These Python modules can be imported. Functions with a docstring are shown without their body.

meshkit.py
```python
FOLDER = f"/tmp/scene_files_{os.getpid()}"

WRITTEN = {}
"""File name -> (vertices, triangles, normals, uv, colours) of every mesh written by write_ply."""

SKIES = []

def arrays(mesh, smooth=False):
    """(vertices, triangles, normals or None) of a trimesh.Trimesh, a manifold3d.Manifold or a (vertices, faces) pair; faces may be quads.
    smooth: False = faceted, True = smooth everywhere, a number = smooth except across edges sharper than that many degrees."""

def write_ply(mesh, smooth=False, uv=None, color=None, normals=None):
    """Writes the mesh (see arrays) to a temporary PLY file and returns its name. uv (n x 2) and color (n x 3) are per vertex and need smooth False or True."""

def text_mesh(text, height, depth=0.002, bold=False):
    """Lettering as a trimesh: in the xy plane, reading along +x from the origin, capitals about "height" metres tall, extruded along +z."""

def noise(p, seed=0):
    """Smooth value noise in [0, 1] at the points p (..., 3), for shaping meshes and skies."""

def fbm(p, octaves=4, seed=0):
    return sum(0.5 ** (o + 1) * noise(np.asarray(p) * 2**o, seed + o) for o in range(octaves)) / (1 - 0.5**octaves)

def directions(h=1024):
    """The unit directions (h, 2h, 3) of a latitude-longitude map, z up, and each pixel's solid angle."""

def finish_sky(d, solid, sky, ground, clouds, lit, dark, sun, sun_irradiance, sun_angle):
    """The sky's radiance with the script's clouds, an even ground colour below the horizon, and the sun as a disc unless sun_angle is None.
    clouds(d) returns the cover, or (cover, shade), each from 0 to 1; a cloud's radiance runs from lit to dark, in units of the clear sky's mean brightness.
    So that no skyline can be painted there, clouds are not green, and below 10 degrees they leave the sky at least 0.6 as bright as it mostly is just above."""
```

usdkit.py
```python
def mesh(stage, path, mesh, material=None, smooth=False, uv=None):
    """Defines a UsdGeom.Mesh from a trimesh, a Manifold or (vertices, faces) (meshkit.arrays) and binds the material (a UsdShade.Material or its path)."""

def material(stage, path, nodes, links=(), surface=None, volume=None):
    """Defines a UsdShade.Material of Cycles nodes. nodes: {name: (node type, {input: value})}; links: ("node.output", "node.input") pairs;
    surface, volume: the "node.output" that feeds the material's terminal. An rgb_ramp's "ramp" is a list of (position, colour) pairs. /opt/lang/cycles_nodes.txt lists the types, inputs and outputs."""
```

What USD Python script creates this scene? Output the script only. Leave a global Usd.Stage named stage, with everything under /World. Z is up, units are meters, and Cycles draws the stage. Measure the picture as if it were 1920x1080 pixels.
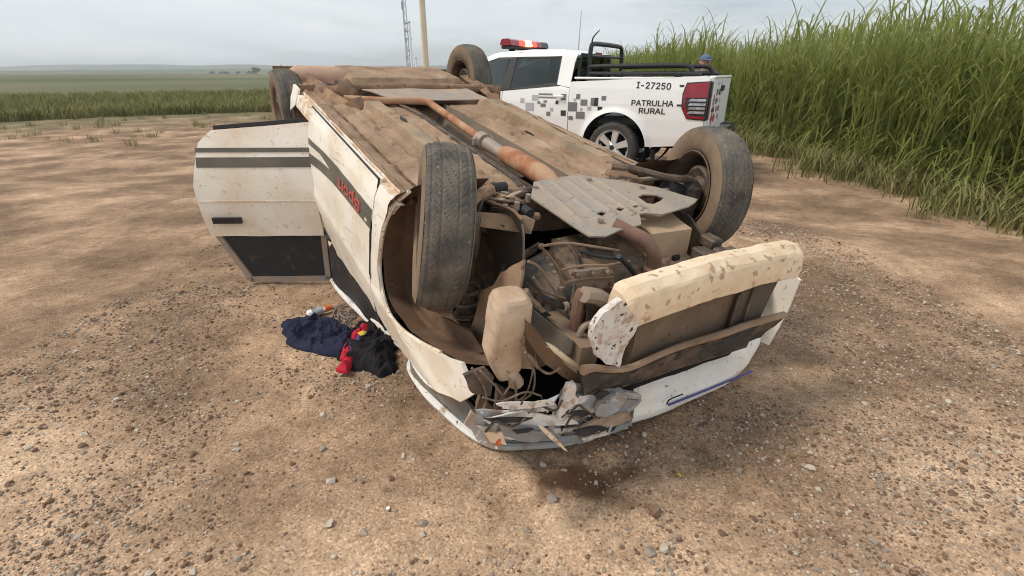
import math, numpy as np, trimesh, usdkit, meshkit
from pxr import Usd, UsdGeom, UsdLux, UsdShade, Gf, Sdf, Vt
from shapely.geometry import Polygon, Point, LineString
from shapely import affinity
rng = np.random.default_rng(7)
stage = Usd.Stage.CreateInMemory()
UsdGeom.SetStageUpAxis(stage, UsdGeom.Tokens.z); UsdGeom.SetStageMetersPerUnit(stage, 1.0)
UsdGeom.Xform.Define(stage, '/World'); UsdGeom.Scope.Define(stage, '/World/Looks')

# ---------------------------------------------------------------- camera, sky, sun, exposure
cam = UsdGeom.Camera.Define(stage, '/World/camera')
cam.CreateHorizontalApertureAttr(36.0); cam.CreateVerticalApertureAttr(20.25)
cam.CreateFocalLengthAttr(36.0*921.39/1920); cam.CreateClippingRangeAttr(Gf.Vec2f(0.05, 20000))
cam.AddTranslateOp().Set(Gf.Vec3d(0, 0, 1.35574)); cam.AddRotateXOp().Set(90-23.676)
cam.CreateExposureAttr(0.75)
SUN_AZ, SUN_EL = math.radians(-98), math.radians(54)      # azimuth = atan2(x, y) of the direction towards the sun
sund = np.array([math.sin(SUN_AZ)*math.cos(SUN_EL), math.cos(SUN_AZ)*math.cos(SUN_EL), math.sin(SUN_EL)])
sun = UsdLux.DistantLight.Define(stage, '/World/sun')
sun.CreateIntensityAttr(0.40); sun.CreateAngleAttr(14.0); sun.CreateColorAttr(Gf.Vec3f(1.0, 0.93, 0.83)); sun.CreateNormalizeAttr(True)
zax = sund; xax = np.cross([0, 0, 1], zax); xax /= np.linalg.norm(xax); yax = np.cross(zax, xax)
sun.AddTransformOp().Set(Gf.Matrix4d(*xax, 0, *yax, 0, *zax, 0, 0, 0, 0, 1))
sky = UsdLux.DomeLight.Define(stage, '/World/sky')
skym = usdkit.material(stage, '/World/Looks/sky_look', {
    'tc': ('texture_coordinate', {}), 'sep': ('separate_xyz', {}),
    'sky': ('sky_texture', {'sky_type': 'single_scattering', 'sun_disc': False, 'sun_elevation': SUN_EL, 'sun_rotation': SUN_AZ, 'air_density': 1.0, 'aerosol_density': 2.0}),
    'map': ('mapping', {'scale': (1.2, 1.2, 7.0), 'location': (.35, .1, 0)}),
    'n': ('noise_texture', {'scale': 1.6, 'detail': 5.0, 'roughness': .55, 'distortion': .4}),
    'cov': ('rgb_ramp', {'ramp': [(0.30, (.35, .35, .35)), (0.5, (.9, .9, .9)), (.62, (1, 1, 1))]}),
    'n2': ('noise_texture', {'scale': 2.7, 'detail': 5.0, 'roughness': .6}),
    'cc': ('rgb_ramp', {'ramp': [(0.25, (7.0, 7.7, 8.3)), (0.5, (7.7, 8.2, 8.5)), (.75, (8.7, 8.9, 9.0))]}),
    'mx': ('mix', {}), 'bg': ('background_shader', {'strength': 0.065})},
    [('tc.generated', 'map.vector'), ('map.vector', 'n.vector'), ('map.vector', 'n2.vector'), ('n.fac', 'cov.fac'), ('n2.fac', 'cc.fac'),
     ('cov.color', 'mx.fac'), ('sky.color', 'mx.color1'), ('cc.color', 'mx.color2'), ('mx.color', 'bg.color')], surface='bg.background')
UsdShade.MaterialBindingAPI.Apply(sky.GetPrim()).Bind(skym)
sky.GetPrim().SetCustomDataByKey('kind', 'structure'); sky.GetPrim().SetCustomDataByKey('label', 'pale hazy sky with thin grey white clouds')

# ---------------------------------------------------------------- helpers
used, BASE = {}, {}
def free(path):
    if path not in used: used[path] = 0; return path
    while True:
        used[path] += 1; p = '%s_%03d' % (path, used[path])
        if p not in used: used[p] = 0; return p
def tag(prim, label=None, cat=None, group=None, kind=None):
    for k, v in (('label', label), ('category', cat), ('group', group), ('kind', kind)):
        if v: prim.SetCustomDataByKey(k, v)
    return prim
def thing(name, base, label=None, cat=None, group=None, kind=None):
    p = free('/World/' + name); x = UsdGeom.Xform.Define(stage, p); x.AddTranslateOp().Set(Gf.Vec3d(*map(float, base)))
    BASE[p] = np.array(base, float); tag(x.GetPrim(), label, cat, group, kind); return p
def part(parent, name, mesh, mat, label=None, smooth=30, kind=None):
    """one Mesh prim under PARENT from a mesh in world coordinates"""
    p = free(parent + '/' + name); b = BASE.get(parent, np.zeros(3)); BASE[p] = b
    v, f, n = meshkit.arrays(mesh, smooth)
    m = usdkit.mesh(stage, p, (v - b, f), mat, smooth=False)
    if n is not None:
        m.CreateNormalsAttr(Vt.Vec3fArray.FromNumpy(n.astype(np.float32))); m.SetNormalsInterpolation('vertex')
    tag(m.GetPrim(), label, kind=kind); return p
def group_part(parent, name, label=None):
    p = free(parent + '/' + name); x = UsdGeom.Xform.Define(stage, p); BASE[p] = BASE[parent]; tag(x.GetPrim(), label); return p
def solo(name, mesh, mat, label, cat=None, group=None, kind=None, smooth=30):
    p = free('/World/' + name); v, f, n = meshkit.arrays(mesh, smooth)
    b = np.array([(v[:, 0].min()+v[:, 0].max())/2, (v[:, 1].min()+v[:, 1].max())/2, v[:, 2].min()]) if kind is None else np.zeros(3)
    m = usdkit.mesh(stage, p, (v - b, f), mat); m.AddTranslateOp().Set(Gf.Vec3d(*map(float, b)))
    if n is not None:
        m.CreateNormalsAttr(Vt.Vec3fArray.FromNumpy(n.astype(np.float32))); m.SetNormalsInterpolation('vertex')
    tag(m.GetPrim(), label, cat, group, kind); BASE[p] = b; return p
cat_ = trimesh.util.concatenate
def tm(v, f): return trimesh.Trimesh(np.asarray(v, float), np.asarray(f), process=False)
def quadgrid(V):
    """V (a, b, 3) -> mesh"""
    a, b = V.shape[:2]; i = np.arange(a*b).reshape(a, b)
    q = np.stack([i[:-1, :-1], i[1:, :-1], i[1:, 1:], i[:-1, 1:]], -1).reshape(-1, 4)
    return tm(V.reshape(-1, 3), np.vstack([q[:, [0, 1, 2]], q[:, [0, 2, 3]]]))
def cbox(c, s, ch=.01):
    s = np.array(s, float)/2; ch = min(ch, s.min()*.8); P = []
    for sx in (-1, 1):
        for sy in (-1, 1):
            for sz in (-1, 1):
                for k in range(3):
                    q = s - ch; q[k] = s[k]; P.append(q*[sx, sy, sz])
    h = trimesh.convex.convex_hull(np.array(P)); h.vertices += np.array(c); return h
def ext(pg, t):
    g = [q for q in getattr(pg, 'geoms', [pg]) if q.geom_type == 'Polygon' and q.area > 1e-5]
    return trimesh.util.concatenate([trimesh.creation.extrude_polygon(q, t, engine='earcut') for q in g])
def hull(P): return trimesh.convex.convex_hull(np.asarray(P, float))
def smooth_path(P, n=8):
    P = np.asarray(P, float)
    if len(P) < 3: return P
    Q = np.vstack([2*P[0]-P[1], P, 2*P[-1]-P[-2]]); out = []
    for i in range(1, len(Q)-2):
        for t in np.linspace(0, 1, n, endpoint=False):
            a, b, c, d = Q[i-1:i+3]
            out.append(.5*((2*b)+(-a+c)*t+(2*a-5*b+4*c-d)*t*t+(-a+3*b-3*c+d)*t**3))
    return np.vstack([out, P[-1:]])
def tube(P, r, n=10, sm=6, cap=True):
    P = smooth_path(P, sm) if sm else np.asarray(P, float)
    r = np.interp(np.linspace(0, 1, len(P)), np.linspace(0, 1, np.size(r)), np.atleast_1d(r)) if np.size(r) > 1 else np.full(len(P), float(r))
    T = np.gradient(P, axis=0); T /= np.linalg.norm(T, axis=1)[:, None] + 1e-12
    u = np.cross(T[0], [0, 0, 1.]); u = u if np.linalg.norm(u) > .1 else np.cross(T[0], [1., 0, 0]); rings = []
    for p, t, rr in zip(P, T, r):
        u = u - t*(u@t); u /= np.linalg.norm(u); w = np.cross(t, u); a = np.linspace(0, 2*np.pi, n, endpoint=False)
        rings.append(p + rr*(np.cos(a)[:, None]*u + np.sin(a)[:, None]*w))
    V = np.array(rings); m = len(P); idx = np.arange(m*n).reshape(m, n); nx = np.roll(idx, -1, 1)
    q = np.stack([idx[:-1], nx[:-1], nx[1:], idx[1:]], -1).reshape(-1, 4)
    f = [q[:, [0, 1, 2]], q[:, [0, 2, 3]]]; v = V.reshape(-1, 3)
    if cap:
        v = np.vstack([v, P[:1], P[-1:]]); f.append(np.stack([nx[0], idx[0], np.full(n, m*n)], 1)); f.append(np.stack([idx[-1], nx[-1], np.full(n, m*n+1)], 1))
    return tm(v, np.vstack(f))
def revolve(prof, n=48, disp=None, closed=True):
    """prof: (y, r) points; revolved about the y axis"""
    prof = np.asarray(prof, float); a = np.linspace(0, 2*np.pi, n, endpoint=False)
    R = np.repeat(prof[None, :, 1], n, 0).copy(); Y = np.repeat(prof[None, :, 0], n, 0)
    if disp is not None: R += disp(a[:, None], prof[None, :, 0], prof[None, :, 1])
    V = np.stack([R*np.cos(a)[:, None], Y, R*np.sin(a)[:, None]], -1); m = len(prof)
    i = np.arange(n*m).reshape(n, m); i2 = np.roll(i, -1, 0); j = np.roll(i, -1, 1); j2 = np.roll(i2, -1, 1)
    q = np.stack([i, j, j2, i2], -1); q = q if closed else q[:, :-1]; q = q.reshape(-1, 4)
    return tm(V.reshape(-1, 3), np.vstack([q[:, [0, 1, 2]], q[:, [0, 2, 3]]]))
def subdiv(m, size):
    v, f = trimesh.remesh.subdivide_to_size(m.vertices, m.faces, size, max_iter=12); t = trimesh.Trimesh(v, f); t.merge_vertices(); return t
def crumple(m, amp, freq=9, seed=1, octv=3):
    d = np.stack([meshkit.fbm(m.vertices*freq + 31*k, octv, seed+k) for k in range(3)], -1) - .5
    m.vertices = m.vertices + d*2*amp; return m
def slab(P, t=.006, sub=.06, amp=0., freq=9, seed=1, holes=()):
    """a sheet of thickness t through the 3-D polygon P (kept even if not quite flat)"""
    P = np.asarray(P, float); c = P.mean(0); A = np.linalg.svd(P - c)[2]
    if np.linalg.det(A) < 0: A[2] *= -1
    L = (P - c) @ A.T; poly = Polygon(L[:, :2])
    if not poly.is_valid: poly = poly.buffer(0)
    if poly.geom_type != 'Polygon': poly = max(poly.geoms, key=lambda g: g.area)
    for h in holes:
        H = (np.asarray(h, float) - c) @ A.T; poly = poly.difference(Polygon(H[:, :2]))
    m = trimesh.creation.extrude_polygon(poly, t, engine='earcut'); m.vertices[:, 2] -= t/2
    if sub: m = subdiv(m, sub)
    D = np.linalg.norm(m.vertices[:, None, :2] - L[None, :, :2], axis=2) + 1e-4; w = 1/D**3; m.vertices[:, 2] += (w*L[:, 2]).sum(1)/w.sum(1)
    m.vertices = m.vertices @ A + c
    return crumple(m, amp, freq, seed) if amp else m
def frame_xf(m, M, c): m = m.copy(); m.vertices = m.vertices @ np.asarray(M) + c; return m   # rows of M: images of the axes

# ---------------------------------------------------------------- materials
def look(name, base, dust=None, amt=.5, scale=6., width=.12, rough=.6, metal=0., tint=None, tscale=2., speck=None, sscale=60., samt=.62, bump=0., bscale=60., bdist=.01, spec=.5, coat=0., emit=None, estr=0., scr=None):
    """paint, metal, rubber or mud: BASE with broad tint, dust patches, specks, fine relief"""
    n = {'g': ('geometry', {}), 'p': ('principled_bsdf', {'base_color': base, 'roughness': rough, 'metallic': metal, 'specular_ior_level': spec, 'coat_weight': coat})}; l = []; cur = None
    def over(col, fac, key):
        nonlocal cur
        n[key] = ('mix', {'color1': base, 'color2': col}); l.append((fac, key + '.fac'))
        if cur: l.append((cur, key + '.color1'))
        cur = key + '.color'
    def ns(key, sc, lo, hi, top=1., det=5., ro=.6):
        n[key] = ('noise_texture', {'scale': sc, 'detail': det, 'roughness': ro}); l.append(('g.position', key + '.vector'))
        n[key+'r'] = ('rgb_ramp', {'ramp': [(max(lo, 0), (0, 0, 0)), (min(hi, 1), (top,)*3)]}); l.append((key + '.fac', key + 'r.fac')); return key + 'r.color'
    if tint is not None: over(tint, ns('t', tscale, .32, .68, 1., 4., .55), 'mt')
    if dust is not None: over(dust, ns('d', scale, 1-amt-width, 1-amt+width), 'md')
    if speck is not None: over(speck, ns('s', sscale, samt, samt+.05, 1., 3., .5), 'ms')
    if scr is not None:
        n['rz'] = ('mapping', {'rotation': (0, 0, math.radians(58.8))}); n['rs'] = ('mapping', {'scale': (2.5, 70., 70.)}); n['rn'] = ('noise_texture', {'scale': 1., 'detail': 3.}); n['rr'] = ('rgb_ramp', {'ramp': [(.66, (0, 0, 0)), (.72, (.75, .75, .75))]})
        l += [('g.position', 'rz.vector'), ('rz.vector', 'rs.vector'), ('rs.vector', 'rn.vector'), ('rn.fac', 'rr.fac')]; over(scr, 'rr.color', 'mr')
    if cur: l.append((cur, 'p.base_color'))
    if bump:
        n['b'] = ('noise_texture', {'scale': bscale, 'detail': 6., 'roughness': .65}); l.append(('g.position', 'b.vector'))
        n['bb'] = ('bump', {'strength': bump, 'distance': bdist}); l += [('b.fac', 'bb.height'), ('bb.normal', 'p.normal')]
    if emit: n['p'][1].update({'emission_color': emit, 'emission_strength': estr})
    return usdkit.material(stage, '/World/Looks/' + name, n, l, surface='p.BSDF')
MUD = (.43, .275, .17); MUDL = (.56, .39, .26); MUDD = (.20, .118, .07)
m_floor = usdkit.material(stage, '/World/Looks/dried_mud', {
    'g': ('geometry', {}), 'p': ('principled_bsdf', {'roughness': .95, 'specular_ior_level': .1}),
    'rot': ('mapping', {'rotation': (0, 0, math.radians(58.8))}), 'st': ('mapping', {'scale': (3.0, 5., 4.)}), 'n1': ('noise_texture', {'scale': 1., 'detail': 7., 'roughness': .62}),
    'r1': ('rgb_ramp', {'ramp': [(.28, (.20, .135, .092)), (.42, (.285, .195, .132)), (.56, (.34, .238, .163)), (.72, (.43, .315, .228))]}),
    'n2': ('noise_texture', {'scale': 5., 'detail': 7., 'roughness': .65}), 'r2': ('rgb_ramp', {'ramp': [(.32, (.66, .64, .63)), (.46, (.97, .96, .95)), (.55, (1.04, 1.03, 1.02)), (.68, (1.20, 1.22, 1.26))]}), 'm': ('mix', {'mix_type': 'multiply', 'fac': 1.}),
    'n3': ('noise_texture', {'scale': 21., 'detail': 6., 'roughness': .65}), 'r3': ('rgb_ramp', {'ramp': [(.64, (0, 0, 0)), (.70, (.8, .8, .8))]}), 'm3': ('mix', {'color2': (.10, .065, .045)}),
    'b': ('noise_texture', {'scale': 40., 'detail': 7., 'roughness': .7}), 'bb': ('bump', {'strength': .7, 'distance': .012})},
    [('g.position', 'rot.vector'), ('rot.vector', 'st.vector'), ('st.vector', 'n1.vector'), ('g.position', 'n2.vector'), ('g.position', 'n3.vector'), ('g.position', 'b.vector'), ('n1.fac', 'r1.fac'), ('n2.fac', 'r2.fac'), ('r1.color', 'm.color1'), ('r2.color', 'm.color2'),
     ('n3.fac', 'r3.fac'), ('r3.color', 'm3.fac'), ('m.color', 'm3.color1'), ('m3.color', 'p.base_color'), ('b.fac', 'bb.height'), ('bb.normal', 'p.normal')], surface='p.BSDF')
m_seam = look('dark_seam_grime', (.085, .055, .038), (.25, .165, .108), .44, 8., .12, .95, bump=.3, spec=.1)
m_floor2 = look('dried_mud_dark', (.27, .175, .115), MUD, .4, 7., .14, .95, tint=(.17, .11, .075), tscale=5, speck=(.06, .04, .03), sscale=45, samt=.64, bump=.6, bscale=60, bdist=.01, spec=.1)
m_liner = look('dusty_brown_plastic', (.125, .074, .045), (.20, .125, .08), .45, 6., .2, .85, bump=.3, bscale=50, bdist=.006, spec=.2, speck=(.08, .05, .035), sscale=40, samt=.66)
m_white = look('dusty_white_paint', (.82, .78, .71), (.66, .50, .35), .34, 3.2, .2, .38, tint=(.76, .67, .54), tscale=1.6, speck=(.60, .49, .37), sscale=30, samt=.64, bump=.04, bscale=30, spec=.5, scr=(.40, .33, .26))
m_sill = look('sill_paint_under_dust', (.80, .74, .64), (.58, .41, .27), .50, 7., .09, .6, speck=(.40, .27, .17), sscale=40, samt=.62, bump=.2, bscale=60, spec=.3)
m_beam = look('muddy_cream_beam', (.74, .60, .43), (.60, .40, .235), .42, 5.5, .16, .6, speck=(.42, .28, .17), sscale=24, samt=.60, bump=.25, bscale=50, bdist=.006, spec=.3)
m_reserv = look('dusty_cream_plastic', (.50, .385, .275), (.36, .235, .15), .54, 7., .16, .8, tint=(.58, .47, .35), tscale=5, speck=(.25, .15, .09), sscale=50, samt=.68, bump=.1, bscale=60, spec=.3)
m_flaky = look('flaking_white_paint', (.66, .62, .57), (.42, .31, .23), .44, 22., .06, .7, speck=(.05, .035, .03), sscale=38, samt=.63, bump=.5, bscale=60, bdist=.01, spec=.2)
m_broken = look('scraped_grey_plastic', (.42, .41, .40), (.33, .24, .17), .45, 15., .1, .5, speck=(.75, .72, .68), sscale=35, samt=.62, bump=.3, bscale=70, spec=.4)
m_bwhite = look('scraped_white_paint', (.74, .72, .68), (.40, .30, .22), .38, 13., .08, .45, speck=(.12, .09, .07), sscale=45, samt=.66, bump=.2, bscale=60)
m_dark = look('dark_oily_metal', (.05, .04, .034), (.19, .125, .082), .44, 10., .15, .6, bump=.4, bscale=50, bdist=.01, spec=.4)
m_engine = look('dirty_engine_block', (.105, .08, .062), (.28, .185, .122), .52, 9., .12, .65, tint=(.05, .042, .036), tscale=14, speck=(.40, .30, .21), sscale=55, samt=.66, bump=.35, bscale=90, bdist=.006, spec=.35)
m_black = look('black_plastic', (.018, .018, .02), (.10, .07, .05), .32, 12., .1, .6, spec=.4)
m_void = look('dark_trim_and_shade', (.014, .013, .013), rough=.9, spec=.2)  # near-black trim, also used on sheets that paint shade
m_seat = look('dark_seat_cloth', (.03, .03, .033), rough=.95, bump=.3, bscale=90, spec=.1)
m_skid = look('dusty_aluminium', (.30, .275, .24), (.36, .275, .195), .50, 8., .18, .65, metal=.1, tint=(.235, .215, .185), tscale=5, speck=(.17, .13, .095), sscale=50, samt=.64, bump=.08, bscale=60)
m_steel = look('dull_grey_steel', (.26, .23, .20), (.36, .26, .18), .5, 9., .15, .6, metal=.2, bump=.2, bscale=70)
m_rust = look('rusty_exhaust', (.27, .115, .06), (.42, .27, .17), .46, 9., .12, .85, tint=(.44, .19, .10), tscale=9, bump=.3, bscale=70, bdist=.005, spec=.2)
m_pipe = look('hot_brown_pipe', (.20, .115, .085), (.30, .19, .13), .4, 9., .14, .7, bump=.2, bscale=70, spec=.3)
m_shield = look('grey_heat_shield', (.27, .24, .215), (.40, .285, .195), .5, 8., .14, .7, bump=.2, bscale=50, spec=.3)
m_tyre = look('dusty_tyre_rubber', (.105, .10, .092), (.20, .17, .135), .44, 11., .2, .95, tint=(.075, .068, .062), tscale=7, speck=(.24, .20, .16), sscale=48, samt=.66, bump=.6, bscale=110, bdist=.006, spec=.15)
m_tyre_side = look('muddy_tyre_wall', (.13, .098, .070), (.24, .17, .115), .55, 7., .2, .9, bump=.2, bscale=80, spec=.2)
m_wheel = look('muddy_steel_wheel', (.06, .04, .03), (.14, .09, .06), .5, 9., .2, .8, bump=.2, bscale=80, spec=.3)
m_stripe = look('olive_black_stripe', (.088, .080, .062), (.16, .13, .095), .36, 5., .2, .5)
m_red = look('red_lettering', (.42, .07, .055), rough=.5)
m_rubber = look('black_rubber_seal', (.02, .02, .022), rough=.7)
m_chrome = look('broken_reflector', (.66, .67, .70), (.40, .33, .27), .36, 14., .1, .25, metal=.7)
m_glassy = look('grey_lens_plastic', (.20, .215, .225), (.30, .25, .20), .36, 14., .1, .3)
m_orange = look('orange_lens', (.62, .13, .03), rough=.3)
m_blueedge = look('blue_emblem_edge', (.07, .075, .26), rough=.5)
m_wire = look('dusty_wire', (.10, .075, .055), (.25, .17, .12), .5, 30., .15, .8)
m_twhite = look('clean_white_paint', (.86, .86, .86), tint=(.82, .81, .79), tscale=1.5, rough=.28, coat=.3)
m_tblack = look('satin_black_tube', (.012, .012, .014), rough=.4)
m_tplast = look('black_trim', (.02, .02, .021), rough=.6)
m_tgrey = look('grey_decal', (.17, .17, .175), rough=.5)
m_tlgrey = look('pale_grey_decal', (.42, .42, .45), rough=.5)
m_tdark = look('dark_decal', (.03, .03, .032), rough=.5)
m_tred = look('red_decal', (.45, .02, .03), rough=.5)
m_lampred = look('red_lamp', (.30, .008, .02), rough=.15, coat=.5, tint=(.20, .004, .012), tscale=9)
m_lampclear = look('clear_lamp', (.62, .62, .64), rough=.15, metal=.5, tint=(.25, .25, .27), tscale=14)
m_lampdark = look('dark_lamp_housing', (.035, .03, .032), rough=.25)
m_alloy = look('silver_alloy', (.72, .73, .75), rough=.25, metal=.6)
m_truck_tyre = look('truck_tyre_rubber', (.035, .034, .033), (.075, .066, .055), .5, 6., .2, .85, bump=.3, bscale=60)
m_glow_red = look('lit_red_lens', (.5, .02, .02), rough=.3, emit=(1., .10, .06), estr=.9)
m_glow_hot = look('lit_lamp_core', (.9, .3, .1), rough=.3, emit=(1., .42, .14), estr=4.)
m_pole = look('pale_concrete', (.66, .58, .44), (.56, .49, .37), .4, 3., .2, .9, bump=.1, bscale=40, spec=.1)
m_mast = look('grey_galvanised', (.40, .41, .43), rough=.6, metal=.2)
m_mastred = look('pale_red_mast_paint', (.50, .40, .39), rough=.6)
m_navy = look('navy_cloth', (.022, .024, .05), (.035, .036, .06), .5, 12., .2, .95, bump=.5, bscale=150, bdist=.003, spec=.05)
m_blackcl = look('black_cloth', (.014, .013, .016), (.026, .024, .026), .5, 12., .2, .9, bump=.5, bscale=150, bdist=.003, spec=.1)
m_redcl = look('red_cloth', (.50, .03, .045), (.30, .015, .03), .45, 14., .2, .9, bump=.4, bscale=150, bdist=.003, spec=.1)
m_bluecl = look('blue_cloth', (.06, .10, .30), rough=.9)
m_yellow = look('yellow_cloth', (.55, .38, .05), rough=.9)
m_stone = look('pale_stone', (.52, .46, .38), (.38, .29, .21), .42, 20., .2, .9, bump=.4, bscale=60, spec=.2)
m_stone2 = look('grey_stone', (.27, .235, .20), (.34, .25, .175), .46, 20., .2, .9, bump=.4, bscale=60, spec=.2)
m_stone3 = look('brown_stone', (.24, .155, .10), (.13, .085, .058), .5, 20., .2, .95, bump=.4, bscale=60, spec=.1)
m_skin = look('skin', (.42, .24, .16), rough=.6)
m_capblue = look('blue_cap_cloth', (.10, .13, .22), rough=.9)
m_shirt = look('grey_shirt', (.14, .14, .15), rough=.9)
m_twig = look('dry_twig', (.24, .20, .16), rough=.9)
m_trousers = look('dark_trousers', (.03, .032, .04), rough=.9)
# window glass: see-through with a reflection
m_pane = usdkit.material(stage, '/World/Looks/tinted_window', {'t': ('transparent_bsdf', {'color': (.34, .40, .39)}), 'g': ('glossy_bsdf', {'color': (.9, .95, .95), 'roughness': .03}), 'f': ('fresnel', {'IOR': 1.5}), 'm': ('mix_closure', {})},
    [('f.fac', 'm.fac'), ('t.BSDF', 'm.closure1'), ('g.BSDF', 'm.closure2')], surface='m.closure')

# ---------------------------------------------------------------- ground, far fields, hills
def sstep(a, b, x): t = np.clip((x-a)/(b-a), 0, 1); return t*t*(3-2*t)
def gz(x, y):
    x = np.asarray(x, float); y = np.asarray(y, float); p = np.stack([x, y, 0*x], -1); d = np.hypot(x, y)
    near = 1 - sstep(5, 14, d)
    z = near*(.022*(meshkit.fbm(p*1.7, 3, 3)-.5) + .020*(meshkit.fbm(p*6.5, 3, 5)-.5) + .012*(meshkit.fbm(p*24, 2, 9)-.5))
    z -= .115*sstep(4.6, 6.2, y + .25*x) * (1-sstep(14, 24, d))
    r = (x*.86 + (y-1.05)*.5)            # a shallow wheel rut crossing the foreground
    z += .012*np.exp(-((r-.22)/.05)**2)*near - .010*np.exp(-((r-.10)/.09)**2)*near
    return z - .004*near
def spread_axis(lo, hi, step, far, k=1.22):
    a = list(np.arange(lo, hi + 1e-9, step)); s = step; x = hi
    while x < far: s *= k; x += s; a.append(x)
    s = step; x = lo; b = []
    while x > -far: s *= k; x -= s; b.append(x)
    return np.array(b[::-1] + a)
xs = spread_axis(-1.9, 1.9, .016, 4000); ys = spread_axis(.35, 2.6, .016, 5000)
X, Y = np.meshgrid(xs, ys, indexing='ij')
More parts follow.
